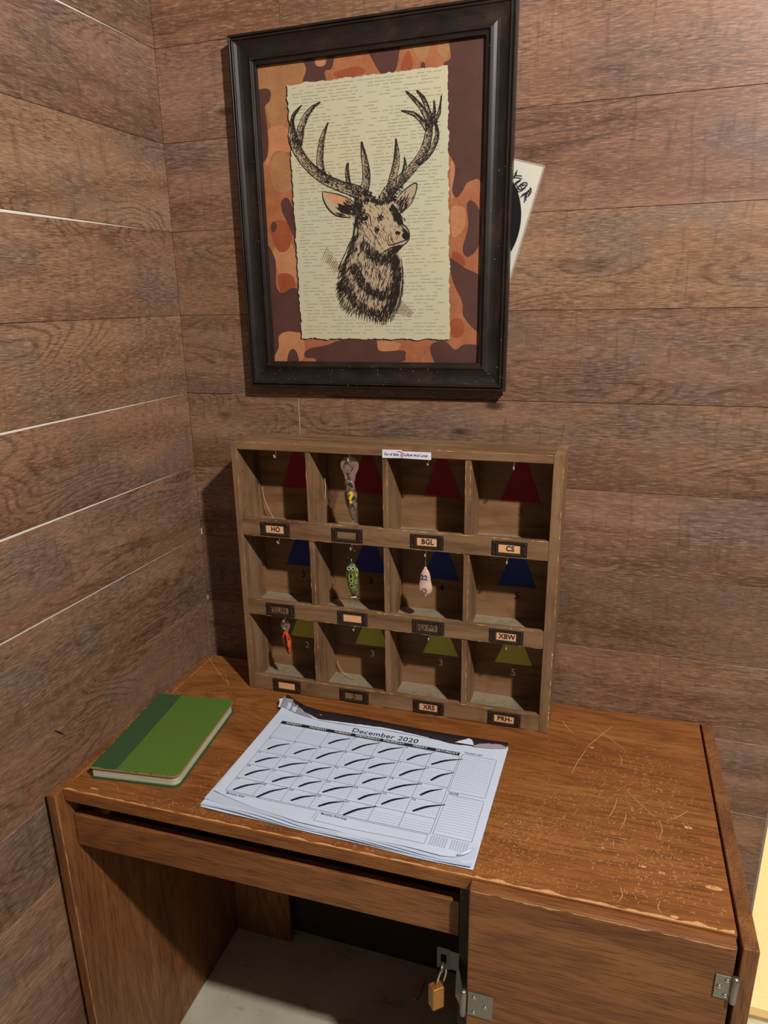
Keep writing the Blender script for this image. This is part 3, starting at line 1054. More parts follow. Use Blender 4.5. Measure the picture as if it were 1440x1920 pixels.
# green frog lure, second row
Bq = lure('fishing_lure', 1, 1, 'green spotted frog lure hanging from a split ring')
q = MB().ring((0, 0, -0.0095), 0.0096, 0.0006)
q.build('split_ring', M_DARKW, Bq, True)
q = MB().add(*loft([(-0.0185, 0.0008, 0), (-0.0200, 0.0018, 0), (-0.0225, 0.0018, 0), (-0.0240, 0.0008, 0), (-0.027, 0.0010, 0)], 1, 8))
q.build('swivel', M_STEEL, Bq, True)
pb = [(-0.026, 0.0030, 0.001), (-0.030, 0.0068, 0.001), (-0.036, 0.0098, 0.001), (-0.046, 0.0122, 0.001), (-0.056, 0.0120, 0.001), (-0.068, 0.0098, 0.001), (-0.080, 0.0068, 0.0015), (-0.089, 0.0036, 0.002), (-0.091, 0.0020, 0.002)]
V, F = loft(pb, 0.62)
obj('body', V, F, speckle('frog_green', srgb(84, 94, 52), srgb(60, 70, 42), 90, 0.48), Bq, True)
M_LIME = plain('lime_print', srgb(158, 164, 66), 0.3, coat=0.5)
decal('lime_spots', [ell(0.001, -0.0500, 0.0052, 0.0062), ell(0.001, -0.0580, 0.0046, 0.0050), ell(0.0012, -0.0690, 0.0044, 0.0052),
                     ell(-0.0088, -0.045, 0.0020, 0.0075), ell(0.0108, -0.043, 0.0020, 0.0080), ell(0.0100, -0.060, 0.0020, 0.0050),
                     ell(-0.0080, -0.064, 0.0018, 0.0040), ell(0.0078, -0.0745, 0.0016, 0.0050), ell(-0.0042, -0.080, 0.0014, 0.0045)], pb, 0.62, M_LIME, Bq, 0.0004)
decal('black_spots', [ell(0.001, -0.0500, 0.0022, 0.0034), ell(0.001, -0.0580, 0.0018, 0.0024), ell(0.0012, -0.0690, 0.0022, 0.0022), ell(0.0002, -0.0452, 0.0012, 0.0018)], pb, 0.62, M_INK, Bq, 0.0008)
q = MB()
for sx in (-1, 1):
    cx, cz = 0.001 + sx * 0.0042, -0.0352
    y0 = front_y(pb, cx, cz, 0.62)
    q.ring((cx, y0 - 0.0010, cz), 0.0031, 0.0008)
q.build('eye_rims', plain('cream_rim', srgb(226, 214, 140), 0.4), Bq, True)
decal('eyes', [ell(-0.0032, -0.0352, 0.0022, 0.0024), ell(0.0052, -0.0352, 0.0022, 0.0024)], pb, 0.62, M_INK, Bq, 0.0009)
decal('blue_nose', [ell(0.0012, -0.0315, 0.0018, 0.0034)], pb, 0.62, plain('blue_foil', srgb(60, 130, 200), 0.25, coat=0.8), Bq, 0.0010)
q = MB().add(*loft([(-0.0925, 0.0060, 0.0032), (-0.0935, 0.0105, 0.0032), (-0.0945, 0.0060, 0.0032)], 0.7, 14))
q.build('tail_disc', plain('smoked_tail', srgb(84, 62, 52), 0.3), Bq, True)
q = MB().tube([(-0.003, -0.006, -0.0925), (0.010, -0.006, -0.0905)], 0.0012, 8)
q.build('tail_pin', M_CREAM, Bq, True)
q = MB().ring((0.0035, 0, -0.1010), 0.0034, 0.0007)
q.ring((0.0038, 0, -0.1065), 0.0022, 0.0006, 'x')
q.build('tail_ring', M_STEEL, Bq, True)

# cream bottle-shaped lure, second row
Cq = lure('fishing_lure', 1, 2, 'pale cream bottle-shaped lure with smudged blue number')
q = MB().tube([(0.0004, 0, 0.0015), (-0.0015, 0, -0.0010), (0.0012, 0, -0.0045), (0.0002, 0, -0.0085), (0.0005, 0, -0.0235)], 0.0007, 8)
q.build('wire', M_STEEL, Cq, True)
pc = [(-0.0205, 0.0018, 0), (-0.0215, 0.0026, 0), (-0.0240, 0.0030, 0), (-0.0270, 0.0052, 0), (-0.0320, 0.0078, 0), (-0.0380, 0.0092, 0), (-0.0430, 0.0096, 0), (-0.0500, 0.0110, 0), (-0.0580, 0.0130, 0), (-0.0650, 0.0128, 0), (-0.0700, 0.0104, 0), (-0.0735, 0.0060, 0), (-0.0745, 0.0030, 0)]
V, F = loft(pc, 0.6)
obj('body', V, F, plain('cream_body', srgb(214, 176, 150), 0.35, var=0.06, vscale=120, coat=0.4), Cq, True)
decal('blue_smudge', [ell(0, -0.0425, 0.0075, 0.0060)], pc, 0.6, plain('faded_blue', srgb(162, 150, 172), 0.5), Cq, 0.0004)
V, F = text_vf('22', 0.0125, 0.0004)
obj('number', [(v[0] - 0.001, front_y(pc, v[0] - .001, -0.0395 + v[1], 0.6) - 0.0008, -0.0395 + v[1]) for v in V], F, plain('navy_print', srgb(52, 58, 104), 0.5), Cq)
q = MB()
q.ring((0, front_y(pc, 0, -0.0635, 0.6) - 0.0003, -0.0635), 0.0046, 0.0006)
for a0 in (0.3, 2.4, 4.5):
    q.tube([(0.0024 * math.cos(a0 + t), front_y(pc, 0, -0.0635, 0.6) - 0.0004, -0.0635 + 0.0024 * math.sin(a0 + t)) for t in (0, .5, 1.0, 1.4)], 0.0005, 6)
q.build('stamp', plain('brown_print', srgb(96, 66, 52), 0.6), Cq)
q = MB().tube([(-0.0035, -0.004, -0.0742), (0.0035, -0.004, -0.0742)], 0.0009, 8)
q.build('foot_pin', M_STEEL, Cq, True)

# amber lure, third row
Dq = lure('fishing_lure', 2, 0, 'small amber red lure with clear lip in the bottom row')
lip = [(0.0098 * math.sin(t), -0.0085 + 0.0105 * math.cos(t)) for t in [math.radians(d) for d in range(-115, 116, 12)]] + [(0.0066, -0.018), (0.0046, -0.025), (-0.0036, -0.025), (-0.0066, -0.018)]
plate(lip[::-1], 0.0016, M_CLEAR, 'lip', Dq, 0.004)
pd = [(-0.0215, 0.0028, 0.001), (-0.0240, 0.0052, 0.0015), (-0.030, 0.0080, 0.002), (-0.038, 0.0094, 0.0032), (-0.047, 0.0090, 0.0038), (-0.056, 0.0070, 0.0048), (-0.064, 0.0044, 0.0056), (-0.070, 0.0020, 0.006)]
V, F = loft(pd, 0.6)
obj('body', V, F, speckle('amber_red', srgb(206, 74, 14), srgb(120, 26, 8), 120, 0.5, 0.12, 1.0), Dq, True)
decal('dark_back', [[(0.0010, -0.024), (0.0042, -0.028), (0.0058, -0.040), (0.0064, -0.052), (0.0064, -0.068), (0.0035, -0.060), (0.0002, -0.048), (-0.0004, -0.034)]], pd, 0.6, plain('dark_foil', srgb(44, 14, 8), 0.15, coat=1.0), Dq, 0.0005)
q = MB().ring((0, -0.0005, -0.009), 0.0056, 0.0005)
q.build('split_ring', M_DARKW, Dq, True)
q = MB().tube([(0.0005, -0.001, -0.0135), (0.001, 0, -0.023)], 0.0011, 8)
q.build('swivel', M_STEEL, Dq, True)
q = MB().ring((0.006, 0, -0.0722), 0.0020, 0.0005)
q.build('tail_ring', M_STEEL, Dq, True)

# ------------------------------------------------------------------ green book
RBK = math.radians(7.3)
bk = empty('notebook', (0.0535, -0.474, ZD + 0.0004), RBK)
tag(bk, 'worn green hardcover notebook with dark green spine strip', 'book')
BW, BL_, BT = 0.157, 0.243, 0.0205


def rrect(x0, x1, y0, y1, rl, rr, n=6):
    P = []
    for (cx, cy, r, a0) in ((x1 - rr, y0 + rr, rr, -90), (x1 - rr, y1 - rr, rr, 0), (x0 + rl, y1 - rl, rl, 90), (x0 + rl, y0 + rl, rl, 180)):
        for i in range(n + 1):
            a = math.radians(a0 + 90 * i / n)
            P.append((cx + r * math.cos(a), cy + r * math.sin(a)))
    return P


def prism(name, P, z0, z1, mat, parent, bev=0.0, mats=None):
    k = len(P)
    cx = sum(p[0] for p in P) / k
    cy = sum(p[1] for p in P) / k
    V = [(x, y, z0) for x, y in P] + [(x, y, z1 - bev) for x, y in P]
    F = [tuple(range(k))[::-1]] + [(i, (i + 1) % k, (i + 1) % k + k, i + k) for i in range(k)]
    if bev:
        V += [(cx + (x - cx) * (1 - bev / 0.08), cy + (y - cy) * (1 - bev / 0.1), z1) for x, y in P]
        F += [(i + k, (i + 1) % k + k, (i + 1) % k + 2 * k, i + 2 * k) for i in range(k)]
        F.append(tuple(range(2 * k, 3 * k)))
    else:
        F.append(tuple(range(k, 2 * k)))
    mi = [0] * len(F)
    if mats:
        for i in range(1, k + 1):
            mi[i] = 1
        if bev:
            for i in range(k + 1, 2 * k + 1):
                mi[i] = 1
    return obj(name, V, F, mat, parent, mats=mats, midx=mi if mats else None)


M_GREEN = plain('green_cloth', srgb(84, 114, 40), 0.62, var=0.05, vscale=500, bump=0.1)
M_DGREEN = plain('dark_green_cloth', srgb(52, 82, 46), 0.65, var=0.08, vscale=500, bump=0.1)
M_BOARD = plain('worn_board_edge', srgb(150, 112, 74), 0.8, var=0.2, vscale=300)


def page_material():
    m, n, l, b = nodes('page_edges')
    v = n.new('ShaderNodeTexCoord').outputs['Object']
    f = _noise(n, l, v, (6, 6, 1400), 3, 0.6)
    l.new(_ramp(n, l, f, [(0.35, srgb(168, 166, 136)), (0.65, srgb(214, 212, 186))]), b.inputs['Base Color'])
    b.inputs['Roughness'].default_value = 0.8
    return m


M_PAGES = page_material()
CV = 0.0022
prism('back_cover', rrect(0, BW, 0, BL_, .003, .013), 0, CV, M_DGREEN, bk, 0, None)
prism('page_block', rrect(0.002, BW - 0.003, 0.003, BL_ - 0.003, .002, .012), CV, BT - CV, M_PAGES, bk)
prism('front_cover', rrect(0, BW, 0, BL_, .003, .013), BT - CV, BT, M_GREEN, bk, 0.0008, [M_GREEN, M_BOARD])
sx = 0.048
mb = MB()
P = [(0.0012, 0.0035)] + [(sx, 0.0012), (sx, BL_ - 0.0012), (0.0012, BL_ - 0.0035)]
mb.add([(x, y, BT + 0.0003) for x, y in P], [(0, 1, 2, 3)])
mb.add([(-0.0005, 0.003, BT - 0.001), (-0.0005, BL_ - 0.003, BT - 0.001), (-0.0005, BL_ - 0.003, 0.001), (-0.0005, 0.003, 0.001)], [(0, 1, 2, 3)])
mb.add([(-0.0005, 0.003, BT - 0.001), (0.0012, 0.0035, BT + 0.0003), (0.0012, BL_ - 0.0035, BT + 0.0003), (-0.0005, BL_ - 0.003, BT - 0.001)], [(0, 1, 2, 3)])
mb.build('spine_strip', M_DGREEN, bk)
mb = MB()
for i in range(70):        # frayed edges
    s = rnd.random()
    side = rnd.random()
    ln = rnd.uniform(.002, .010)
    if side < .45:
        x = rnd.uniform(0.01, BW - .02)
        mb.add([(x, 0.0004, BT + .0004), (x + ln, 0.0004, BT + .0004), (x + ln * .7, rnd.uniform(.0014, .0028), BT + .0004), (x + ln * .2, rnd.uniform(.001, .0025), BT + .0004)], [(0, 1, 2, 3)])
    elif side < .75:
        y = rnd.uniform(.01, BL_ - .02)
        mb.add([(BW - .0004, y, BT + .0004), (BW - .0004, y + ln, BT + .0004), (BW - rnd.uniform(.001, .002), y + ln * .7, BT + .0004), (BW - .0012, y + ln * .2, BT + .0004)], [(0, 1, 2, 3)])
    else:
        y = rnd.uniform(.01, BL_ - .02)
        mb.add([(.0004, y, BT + .0005), (rnd.uniform(.001, .003), y + ln * .2, BT + .0005), (rnd.uniform(.001, .0025), y + ln * .8, BT + .0005), (.0004, y + ln, BT + .0005)], [(0, 1, 2, 3)])
mb.build('frayed_edges', M_BOARD, bk, kind='stuff')

# ------------------------------------------------------------------ desk pad calendar
CB = Vector((0.485, -0.33, ZD + 0.0004))
cal = empty('desk_calendar', CB)
tag(cal, 'white December 2020 desk pad calendar with slashed days on the desk', 'calendar')
M_PAPER = plain('white_paper', srgb(208, 218, 236), 0.75, var=0.02, vscale=30)
M_PAPER2 = plain('white_paper_under', srgb(194, 204, 222), 0.75)
M_BIND = plain('black_binding', srgb(44, 36, 40), 0.6, var=0.2, vscale=90)
M_PRINT = plain('black_print', srgb(30, 30, 38), 0.7)
M_RULE = plain('grey_rule', srgb(120, 122, 140), 0.8)
M_MARK = plain('black_marker', srgb(18, 20, 44), 0.5)
X0, X1, YTOP = 0.2660, 0.6945, -0.1870


def lerp_tab(tab, x):
    if x <= tab[0][0]:
        return tab[0][1]
    for (a, ya), (b_, yb_) in zip(tab, tab[1:]):
        if x <= b_:
            return ya + (yb_ - ya) * (x - a) / (b_ - a)
    return tab[-1][1]


TORN = [(0.266, -0.1890), (0.277, -0.1910), (0.300, -0.1990), (0.329, -0.2060), (0.357, -0.2090), (0.417, -0.2072), (0.480, -0.2030), (0.542, -0.2054), (0.603, -0.2078), (0.642, -0.2075), (0.670, -0.2040), (0.6945, -0.1960)]
BBACK = [(0.262, -0.1560), (0.280, -0.1620), (0.310, -0.1710), (0.343, -0.1775), (0.405, -0.1760), (0.4715, -0.1786), (0.536, -0.1810), (0.600, -0.1811), (0.6945, -0.1770)]


def ybot(x, k=0):
    """lower edge of sheet k (0 = top sheet)"""
    pts = [(0.266, -0.4500), (0.30, -0.4555), (0.345, -0.4640), (0.43, -0.4790), (0.49, -0.4745), (0.58, -0.4795), (0.65, -0.4785), (0.675, -0.4720), (0.688, -0.4600), (0.6945, -0.4480)]
    for (a, ya), (b_, yb_) in zip(pts, pts[1:]):
        if x <= b_:
            s = (x - a) / (b_ - a)
            y = ya + (yb_ - ya) * s
            break
    else:
        y = pts[-1][1]
    full = -0.4835 - 0.003 * (x - 0.27) / 0.43
    return y + (full - y) * (0, .55, .8, .95, 1.0)[k] - 0.0008 * math.sin(40 * x + k * 2)


def page_z(x, y, k=0):
    base = (0.0062, 0.0048, 0.0036, 0.0022, 0.0010)[k]
    e = max(0.0, (-0.42 - y) / 0.06)
    z = base + (0.0016 * math.sin(x * 34 + k) + 0.0018) * e * e * (1 if k < 4 else 0.2)
    l_ = max(0.0, (0.30 - x) / 0.034)
    z += 0.0022 * l_ * l_ * e * (k == 0)
    t_ = max(0.0, (y + 0.212) / 0.016)
    z += 0.0012 * t_ * t_ * (k == 0) + 0.0008 * math.sin(x * 60) * t_ * (k == 0)
    cr = max(0.0, (x - 0.672) / 0.02) * max(0.0, (-0.440 - y) / 0.03)
    z += 0.0035 * min(cr, 1.5) * (k == 0)
    return z


def sheet(k, mat, name):
    nx, ny = 48, 26
    V, F = [], []
    off = (0, -0.0004, 0.0004, -0.0006, 0.0009)[k]
    for j in range(ny + 1):
        for i in range(nx + 1):
            x = X0 + off + (X1 + (0.0008 if k == 4 else 0) - X0) * i / nx
            s = j / ny
            top = lerp_tab(TORN, x) + 0.0012 * noise.noise((x * 190, 5, 0)) if k == 0 else YTOP + 0.002 * (k > 1)
            y = top + (ybot(x, k) - top) * s
            xx = x + (0.012 * (s - 1) * 0 if k else 0.010 * max(0, (0.29 - x) / 0.024) * s * s * 0.6)
            V.append((xx - CB.x, y - CB.y, page_z(x, y, k)))
    for j in range(ny):
        for i in range(nx):
            a = j * (nx + 1) + i
            F.append((a, a + nx + 1, a + nx + 2, a + 1))
    return obj(name, V, F, mat, cal, True)


for k in (4, 3, 2, 1):
    sheet(k, M_PAPER2 if k % 2 else M_PAPER, 'under_sheet')
top = sheet(0, M_PAPER, 'top_sheet')

# black binding strip with its torn edge
V, F = [], []
n = 60
for i in range(n + 1):
    x = 0.262 + (X1 - 0.262) * i / n
    lift = 0.010 * max(0, (0.31 - x) / 0.048) ** 1.6
    front = lerp_tab(TORN, x) - 0.004
    back = lerp_tab(BBACK, x) + 0.0006 * noise.noise((x * 120, 2, 1))
    V += [(x - CB.x, front - CB.y, 0.0060), (x - CB.x, front * .6 + back * .4 - CB.y, 0.0068 + lift * .5), (x - CB.x, back - CB.y, 0.0056 + lift), (x - CB.x, back - CB.y, 0.0002 + lift * .7)]
for i in range(n):
    for j in range(3):
        a = 4 * i + j
        F.append((a, a + 4, a + 5, a + 1))
obj('binding_strip', V, F, M_BIND, cal, True)
# torn stubs of earlier months fanned up along the binding
for q_, (sx0, sx1, rise, reach, mt_) in enumerate(((0.258, 0.352, 0.0085, 0.020, M_PAPER2), (0.262, 0.338, 0.0120, 0.026, plain('grey_stub', srgb(142, 140, 150), 0.8)), (0.350, 0.560, 0.0020, 0.0030, M_PAPER2), (0.640, 0.6945, 0.0030, 0.012, plain('mauve_stub', srgb(150, 138, 146), 0.8)))):
    V, F = [], []
    n = 40
    for i in range(n + 1):
        s_ = i / n
        x = sx0 + (sx1 - sx0) * s_
        bell = (1 - s_) ** 0.8 if q_ < 2 else math.sin(math.pi * min(max(s_, 0.03), 0.97)) ** .5
        f_ = lerp_tab(TORN, x) - 0.003
        rr = reach * bell * (0.8 + 0.5 * noise.noise((x * 80, q_ * 3.0, 0)) + 0.25 * noise.noise((x * 260, q_, 2)))
        V += [(x - CB.x, f_ - CB.y, 0.0075 + .0002 * q_), (x - CB.x, f_ + rr * .55 - CB.y, 0.0085 + rise * bell * .5), (x - CB.x - 0.004 * bell * (q_ == 0), f_ + rr - CB.y, 0.0085 + rise * bell)]
    for i in range(n):
        for j in range(2):
            a = 3 * i + j
            F.append((a, a + 3, a + 4, a + 1))
    obj('torn_stub', V, F, mt_, cal, True)
mb = MB()
P_ = [(0.607, -0.2085), (0.640, -0.2078), (0.637, -0.2000), (0.634, -0.1945), (0.628, -0.1925), (0.620, -0.1985), (0.613, -0.2030)]
mb.poly([(x - CB.x, y - CB.y) for x, y in P_], lambda a, b_: (a, b_, 0.0092 + (b_ + CB.y + 0.2085) * 0.12))
mb.build('torn_flap', M_PAPER, cal)
# small yellow flake on the binding
fl = MB()
c = W(601, 1342, 2, ZD + 0.009)
fl.add([(c.x - CB.x - .003, c.y - CB.y, 0.0100), (c.x - CB.x + .002, c.y - CB.y - .002, 0.0103), (c.x - CB.x + .003, c.y - CB.y + .002, 0.0108)], [(0, 1, 2)])
fl.build('yellow_flake', plain('yellow_flake', srgb(190, 160, 50), 0.6), cal)
# lower right corner curl
mb = MB()
ax = [(0.6715, -0.4735), (0.6790, -0.4690), (0.6850, -0.4625), (0.6900, -0.4545)]
mb.tube([(x - CB.x, y - CB.y, 0.0110) for x, y in ax], [0.0008, 0.0022, 0.0024, 0.0008], 10)
mb.build('curled_corner', M_PAPER, cal, True)

PL = 0.0004
pl_ = lambda x, y: (x - CB.x, y - CB.y, page_z(x, y, 0) + PL)


def dens(pts, step=0.008):
    out = [pts[0]]
    for a, b_ in zip(pts, pts[1:]):
        L = math.hypot(b_[0] - a[0], b_[1] - a[1])
        k = max(1, int(L / step))
        out += [(a[0] + (b_[0] - a[0]) * i / k, a[1] + (b_[1] - a[1]) * i / k) for i in range(1, k + 1)]
    return out


GX = [0.2885 + 0.04785 * i for i in range(8)]
GY = [-0.2405, -0.2860, -0.3300, -0.3695, -0.4065, -0.4410]
rule, thin = MB(), MB()
for x in GX:
    rule.ribbon(dens([(x, GY[0]), (x, GY[-1])]), 0.0008, pl_)
for y in GY[1:]:
    rule.ribbon(dens([(GX[0], y), (GX[-1], y)]), 0.0008, pl_)
def frame(x0, x1, y0, y1):
    rule.ribbon(dens([(x0, y0), (x1, y0), (x1, y1), (x0, y1), (x0, y0)]), 0.0007, pl_)
    y = y0 + 0.0085
    while y < y1 - 0.002:
        thin.ribbon(dens([(x0 + .002, y), (x1 - .002, y)]), 0.00035, pl_)
        y += 0.0058
frame(0.6265, 0.6845, -0.3380, -0.2350)
frame(0.6275, 0.6845, -0.4390, -0.3455)
rule.ribbon(dens([(0.2895, -0.4440), (0.4475, -0.4440), (0.4475, -0.4640)]), 0.0007, pl_)
rule.ribbon(dens([(0.4515, -0.4660), (0.4515, -0.4440), (0.6215, -0.4440), (0.6215, -0.4640), (0.4515, -0.4660)]), 0.0007, pl_)
for c in range(7):
    for r in range(5):
        y = GY[r] - 0.012
        while y > GY[r + 1] + 0.003:
            thin.ribbon(dens([(GX[c] + .002, y), (GX[c + 1] - .002, y)], .02), 0.00025, pl_)
            y -= 0.0055
MB().ribbon(dens([(GX[0] - .0015, -0.2365), (GX[7] - .002, -0.2365)]), 0.0090, pl_).build('weekday_band', M_PRINT, top)


M_WPRINT = plain('white_print', srgb(226, 228, 236), 0.7)


def put(name, body, x, y, size, bold=0.0, lift=None, align='C', spacing=1.0):
    V, F = text_vf(body, size, bold, 0, spacing)
    if align == 'L':
        mn = min(v[0] for v in V)
        V = [(v[0] - mn, v[1]) for v in V]
    obj(name, [(lift or pl_)(x + v[0], y + v[1]) for v in V], F, M_WPRINT if lift else M_PRINT, top)


put('calendar_title', 'December 2020', 0.4830, -0.2222, 0.0180, 0.0002, None, 'C', 1.05)
up = lambda x, y: (x - CB.x, y - CB.y, page_z(x, y, 0) + PL * 2)
for i, d in enumerate(['SUNDAY', 'MONDAY', 'TUESDAY', 'WEDNESDAY', 'THURSDAY', 'FRIDAY', 'SATURDAY']):
    put('weekday_name', d, (GX[i] + GX[i + 1]) / 2, -0.2367, 0.0074, 0.0001, up, 'C', 1.05)
day = 1
for r in range(5):
    for c in range(7):
        if r == 0 and c < 2 or day > 31:
            continue
        put('day_number', str(day), GX[c] + 0.0015, GY[r] - 0.0040, 0.0068, 0.0, None, 'L')
        cx, cy = (GX[c] + GX[c + 1]) / 2, (GY[r] + GY[r + 1]) / 2
        q0 = random.Random(day * 3)
        ln = q0.uniform(0.037, 0.055)
        an = math.radians(q0.uniform(35, 49))
        ox, oy = q0.uniform(.001, .008), q0.uniform(-.001, .004)
        pts = [(cx + ox - ln / 2 * math.cos(an), cy + oy - ln / 2 * math.sin(an)), (cx + ox - ln * .05, cy + oy + 0.0012), (cx + ox + ln / 2 * math.cos(an * .8), cy + oy + ln / 2 * math.sin(an * .88))]
        pts = spline(pts, 7)
        nn = len(pts)
        MB().ribbon(pts, [0.0038 * (0.75 + 0.45 * math.sin(math.pi * min(1, (i + 1) / nn * 1.15))) * (1 - .65 * (i / nn) ** 3) for i in range(nn)], up).build('marker_slash', M_MARK, top)
        for t2 in range(3):
            x = GX[c + 1] - 0.013 + t2 * 0.004
            thin.ribbon([(x, GY[r] - .0035), (x + .003, GY[r] - .0035)], 0.0007, up)
        day += 1
put('caption', 'TO-DO LIST', 0.6285, -0.2300, 0.0058, 0.0001, None, 'L')
put('caption', 'NOTE', 0.6285, -0.3420, 0.0056, 0.0001, None, 'L')
put('caption', 'Monthly Goal', 0.2935, -0.4478, 0.0058, 0.0001, None, 'L')
put('caption', 'Monthly Priorities', 0.4555, -0.4478, 0.0058, 0.0001, None, 'L')
for bx in (0.6270, 0.6570):                       # two tiny month tables
    for r in range(6):
        for c in range(7):
            x, y = bx + c * 0.0037, -0.4440 - r * 0.0036
            thin.ribbon([(x, y), (x + 0.0020, y)], 0.0014, up)
rule.build('calendar_lines', M_RULE, top, kind='stuff')
thin.build('calendar_fine_print', plain('pale_rule', srgb(158, 164, 184), 0.8), top, kind='stuff')

# ------------------------------------------------------------------ framed stag print
FX0, FX1, FZ0, FZ1 = 0.1589, 0.6412, 1.3541, 1.9317
FC = Vector(((FX0 + FX1) / 2, -0.008, FZ0))
pic = empty('picture_frame', FC)
tag(pic, 'dark wooden framed print of an antlered stag on a torn page', 'picture')


def frame_wood():
    m, n, l, b = nodes('dark_frame_wood')
    v = n.new('ShaderNodeTexCoord').outputs['Object']
    f = _noise(n, l, v, (14, 90, 14), 5, 0.6, 0.5)
    l.new(_ramp(n, l, f, [(0.3, srgb(24, 19, 16)), (0.55, srgb(38, 30, 25)), (0.78, srgb(60, 48, 38))]), b.inputs['Base Color'])
    b.inputs['Roughness'].default_value = 0.42
    b.inputs['Specular IOR Level'].default_value = 0.28
    return m


M_FRAME = frame_wood()
# profile: distance from the outer edge, y (negative = towards the room)
PROF = [(0.0, -0.008), (0.0, -0.024), (0.0008, -0.0262), (0.0040, -0.0262), (0.0048, -0.0235), (0.0062, -0.0235), (0.0068, -0.0275), (0.0092, -0.0275), (0.0102, -0.0252),
        (0.0150, -0.0222), (0.0200, -0.0204), (0.0250, -0.0198), (0.0300, -0.0204), (0.0345, -0.0222), (0.0380, -0.0246), (0.0398, -0.0248), (0.0410, -0.0218), (0.0430, -0.0208), (0.0470, -0.0202), (0.0470, -0.0120), (0.0470, -0.0080)]
CORN = [(FX0, FZ0), (FX1, FZ0), (FX1, FZ1), (FX0, FZ1)]
INW = [(1, 1), (-1, 1), (-1, -1), (1, -1)]
for i, nm in enumerate(('lower_rail', 'side_rail', 'upper_rail', 'side_rail')):
    j = (i + 1) % 4
    V, F = [], []
    for d, y in PROF:
        for c_ in (i, j):
            V.append((CORN[c_][0] + INW[c_][0] * d - FC.x, y - FC.y, CORN[c_][1] + INW[c_][1] * d - FC.z))
    k = len(PROF)
    for a in range(k):
        b_ = (a + 1) % k
        F.append((2 * a, 2 * b_, 2 * b_ + 1, 2 * a + 1))
    F += [tuple(2 * a for a in range(k)), tuple(2 * a + 1 for a in range(k))[::-1]]
    o = obj(nm, V, F, M_FRAME, pic)
    md = o.modifiers.new('bevel', 'BEVEL')
    md.width = 0.0005
    md.segments = 1
for px in ((683, 40), (697, 717)):
    c = W(*px, 1, -0.0220)
    q = MB().tube([(c.x - FC.x, -0.0195 - FC.y, c.z - FC.z), (c.x - FC.x, -0.0222 - FC.y, c.z - FC.z), (c.x - FC.x, -0.0230 - FC.y, c.z - FC.z)], [0.0036, 0.0034, 0.0018], 12)
    q.build('screw', plain('dark_screw', srgb(96, 92, 82), 0.4, metal=0.7), pic, True)

YP = -0.0130                                    # plane of the print


def T(X, Y):
    """point of the print plane for a point read off the enlarged photo of the picture"""
    p = W(400 + X / 2.25, Y / 2.25, 1, YP)
    return (p.x - FC.x, p.z - FC.z)


LIFT = [0]


def layer(n):
    LIFT[0] = (LIFT[0] + 1) % 400
    e = 2.0e-7 * LIFT[0]
    return lambda a, b_: (a, YP - FC.y - 0.00018 * n - e, b_)


def camo_mat_material(name, c1, c2):
    m, n, l, b = nodes(name)
    v = n.new('ShaderNodeTexCoord').outputs['Object']
    f = _noise(n, l, v, (22, 22, 22), 6, 0.7)
    g = _noise(n, l, v, (300, 300, 500), 2, 0.5)
    base = _mix(n, l, _range(n, l, f, 0.35, 0.65), c1, c2)
    base = _mix(n, l, _math(n, l, 'MULTIPLY', _range(n, l, g, 0.55, 0.7), 0.25), base, srgb(90, 48, 28))
    l.new(base, b.inputs['Base Color'])
    b.inputs['Roughness'].default_value = 0.5
    return m


M_ORANGE = camo_mat_material('camo_orange', srgb(150, 88, 54), srgb(172, 108, 70))
M_TAN = camo_mat_material('camo_tan', srgb(152, 106, 66), srgb(170, 122, 80))
M_RUST = camo_mat_material('camo_rust', srgb(140, 66, 38), srgb(156, 80, 48))
M_LORANGE = camo_mat_material('camo_light_orange', srgb(176, 116, 76), srgb(190, 130, 88))
M_CDARK = camo_mat_material('camo_dark_brown', srgb(76, 46, 40), srgb(86, 54, 46))
bx_ = [(FX0 + 0.045, FZ0 + 0.045), (FX1 - 0.045, FZ0 + 0.045), (FX1 - 0.045, FZ1 - 0.045), (FX0 + 0.045, FZ1 - 0.045)]
camo = MB().poly([(x - FC.x, z - FC.z) for x, z in bx_], layer(0)).build('camouflage_mount', M_ORANGE, pic)
box('backing_board', FX0 + 0.03 - FC.x, FX1 - 0.03 - FC.x, -0.0003, 0.0040 - 0.008 + 0.0035, FZ0 + .03 - FC.z, FZ1 - .03 - FC.z, M_BACK, pic)
x_lo, x_hi, z_lo, z_hi = FX0 + .0465 - FC.x, FX1 - .0465 - FC.x, FZ0 + .0465 - FC.z, FZ1 - .0465 - FC.z
clampP = lambda p: (min(max(p[0], x_lo), x_hi), min(max(p[1], z_lo), z_hi))


def blob(pts, mat, lay, name):
    P = [clampP(T(*p)) for p in spline(pts, 5, True)]
    MB().poly(P, layer(lay)).build(name, mat, camo)


for pts in [[(165, 255), (370, 235), (395, 330), (310, 370), (312, 480), (285, 545), (240, 530), (222, 450), (170, 330)],
            [(835, 175), (860, 240), (890, 262), (912, 210), (915, 165)], [(955, 165), (950, 225), (985, 240), (1010, 160)],
            [(240, 690), (300, 640), (335, 720), (330, 800), (260, 800)]]:
    blob(pts, M_TAN, 1, 'camouflage_patch')
for pts in [[(225, 560), (280, 530), (330, 560), (330, 640), (260, 640), (225, 700)], [(250, 1060), (320, 1020), (350, 1090), (350, 1200), (290, 1180)],
            [(1000, 690), (1020, 700), (1022, 790), (1005, 840)], [(690, 1440), (790, 1450), (745, 1500), (710, 1490)], [(1005, 880), (1060, 880), (1060, 960), (1010, 1000)],
            [(255, 1420), (370, 1405), (375, 1520), (255, 1530)], [(430, 240), (470, 245), (470, 285), (440, 285)]]:
    blob(pts, M_LORANGE, 1.5, 'camouflage_patch')
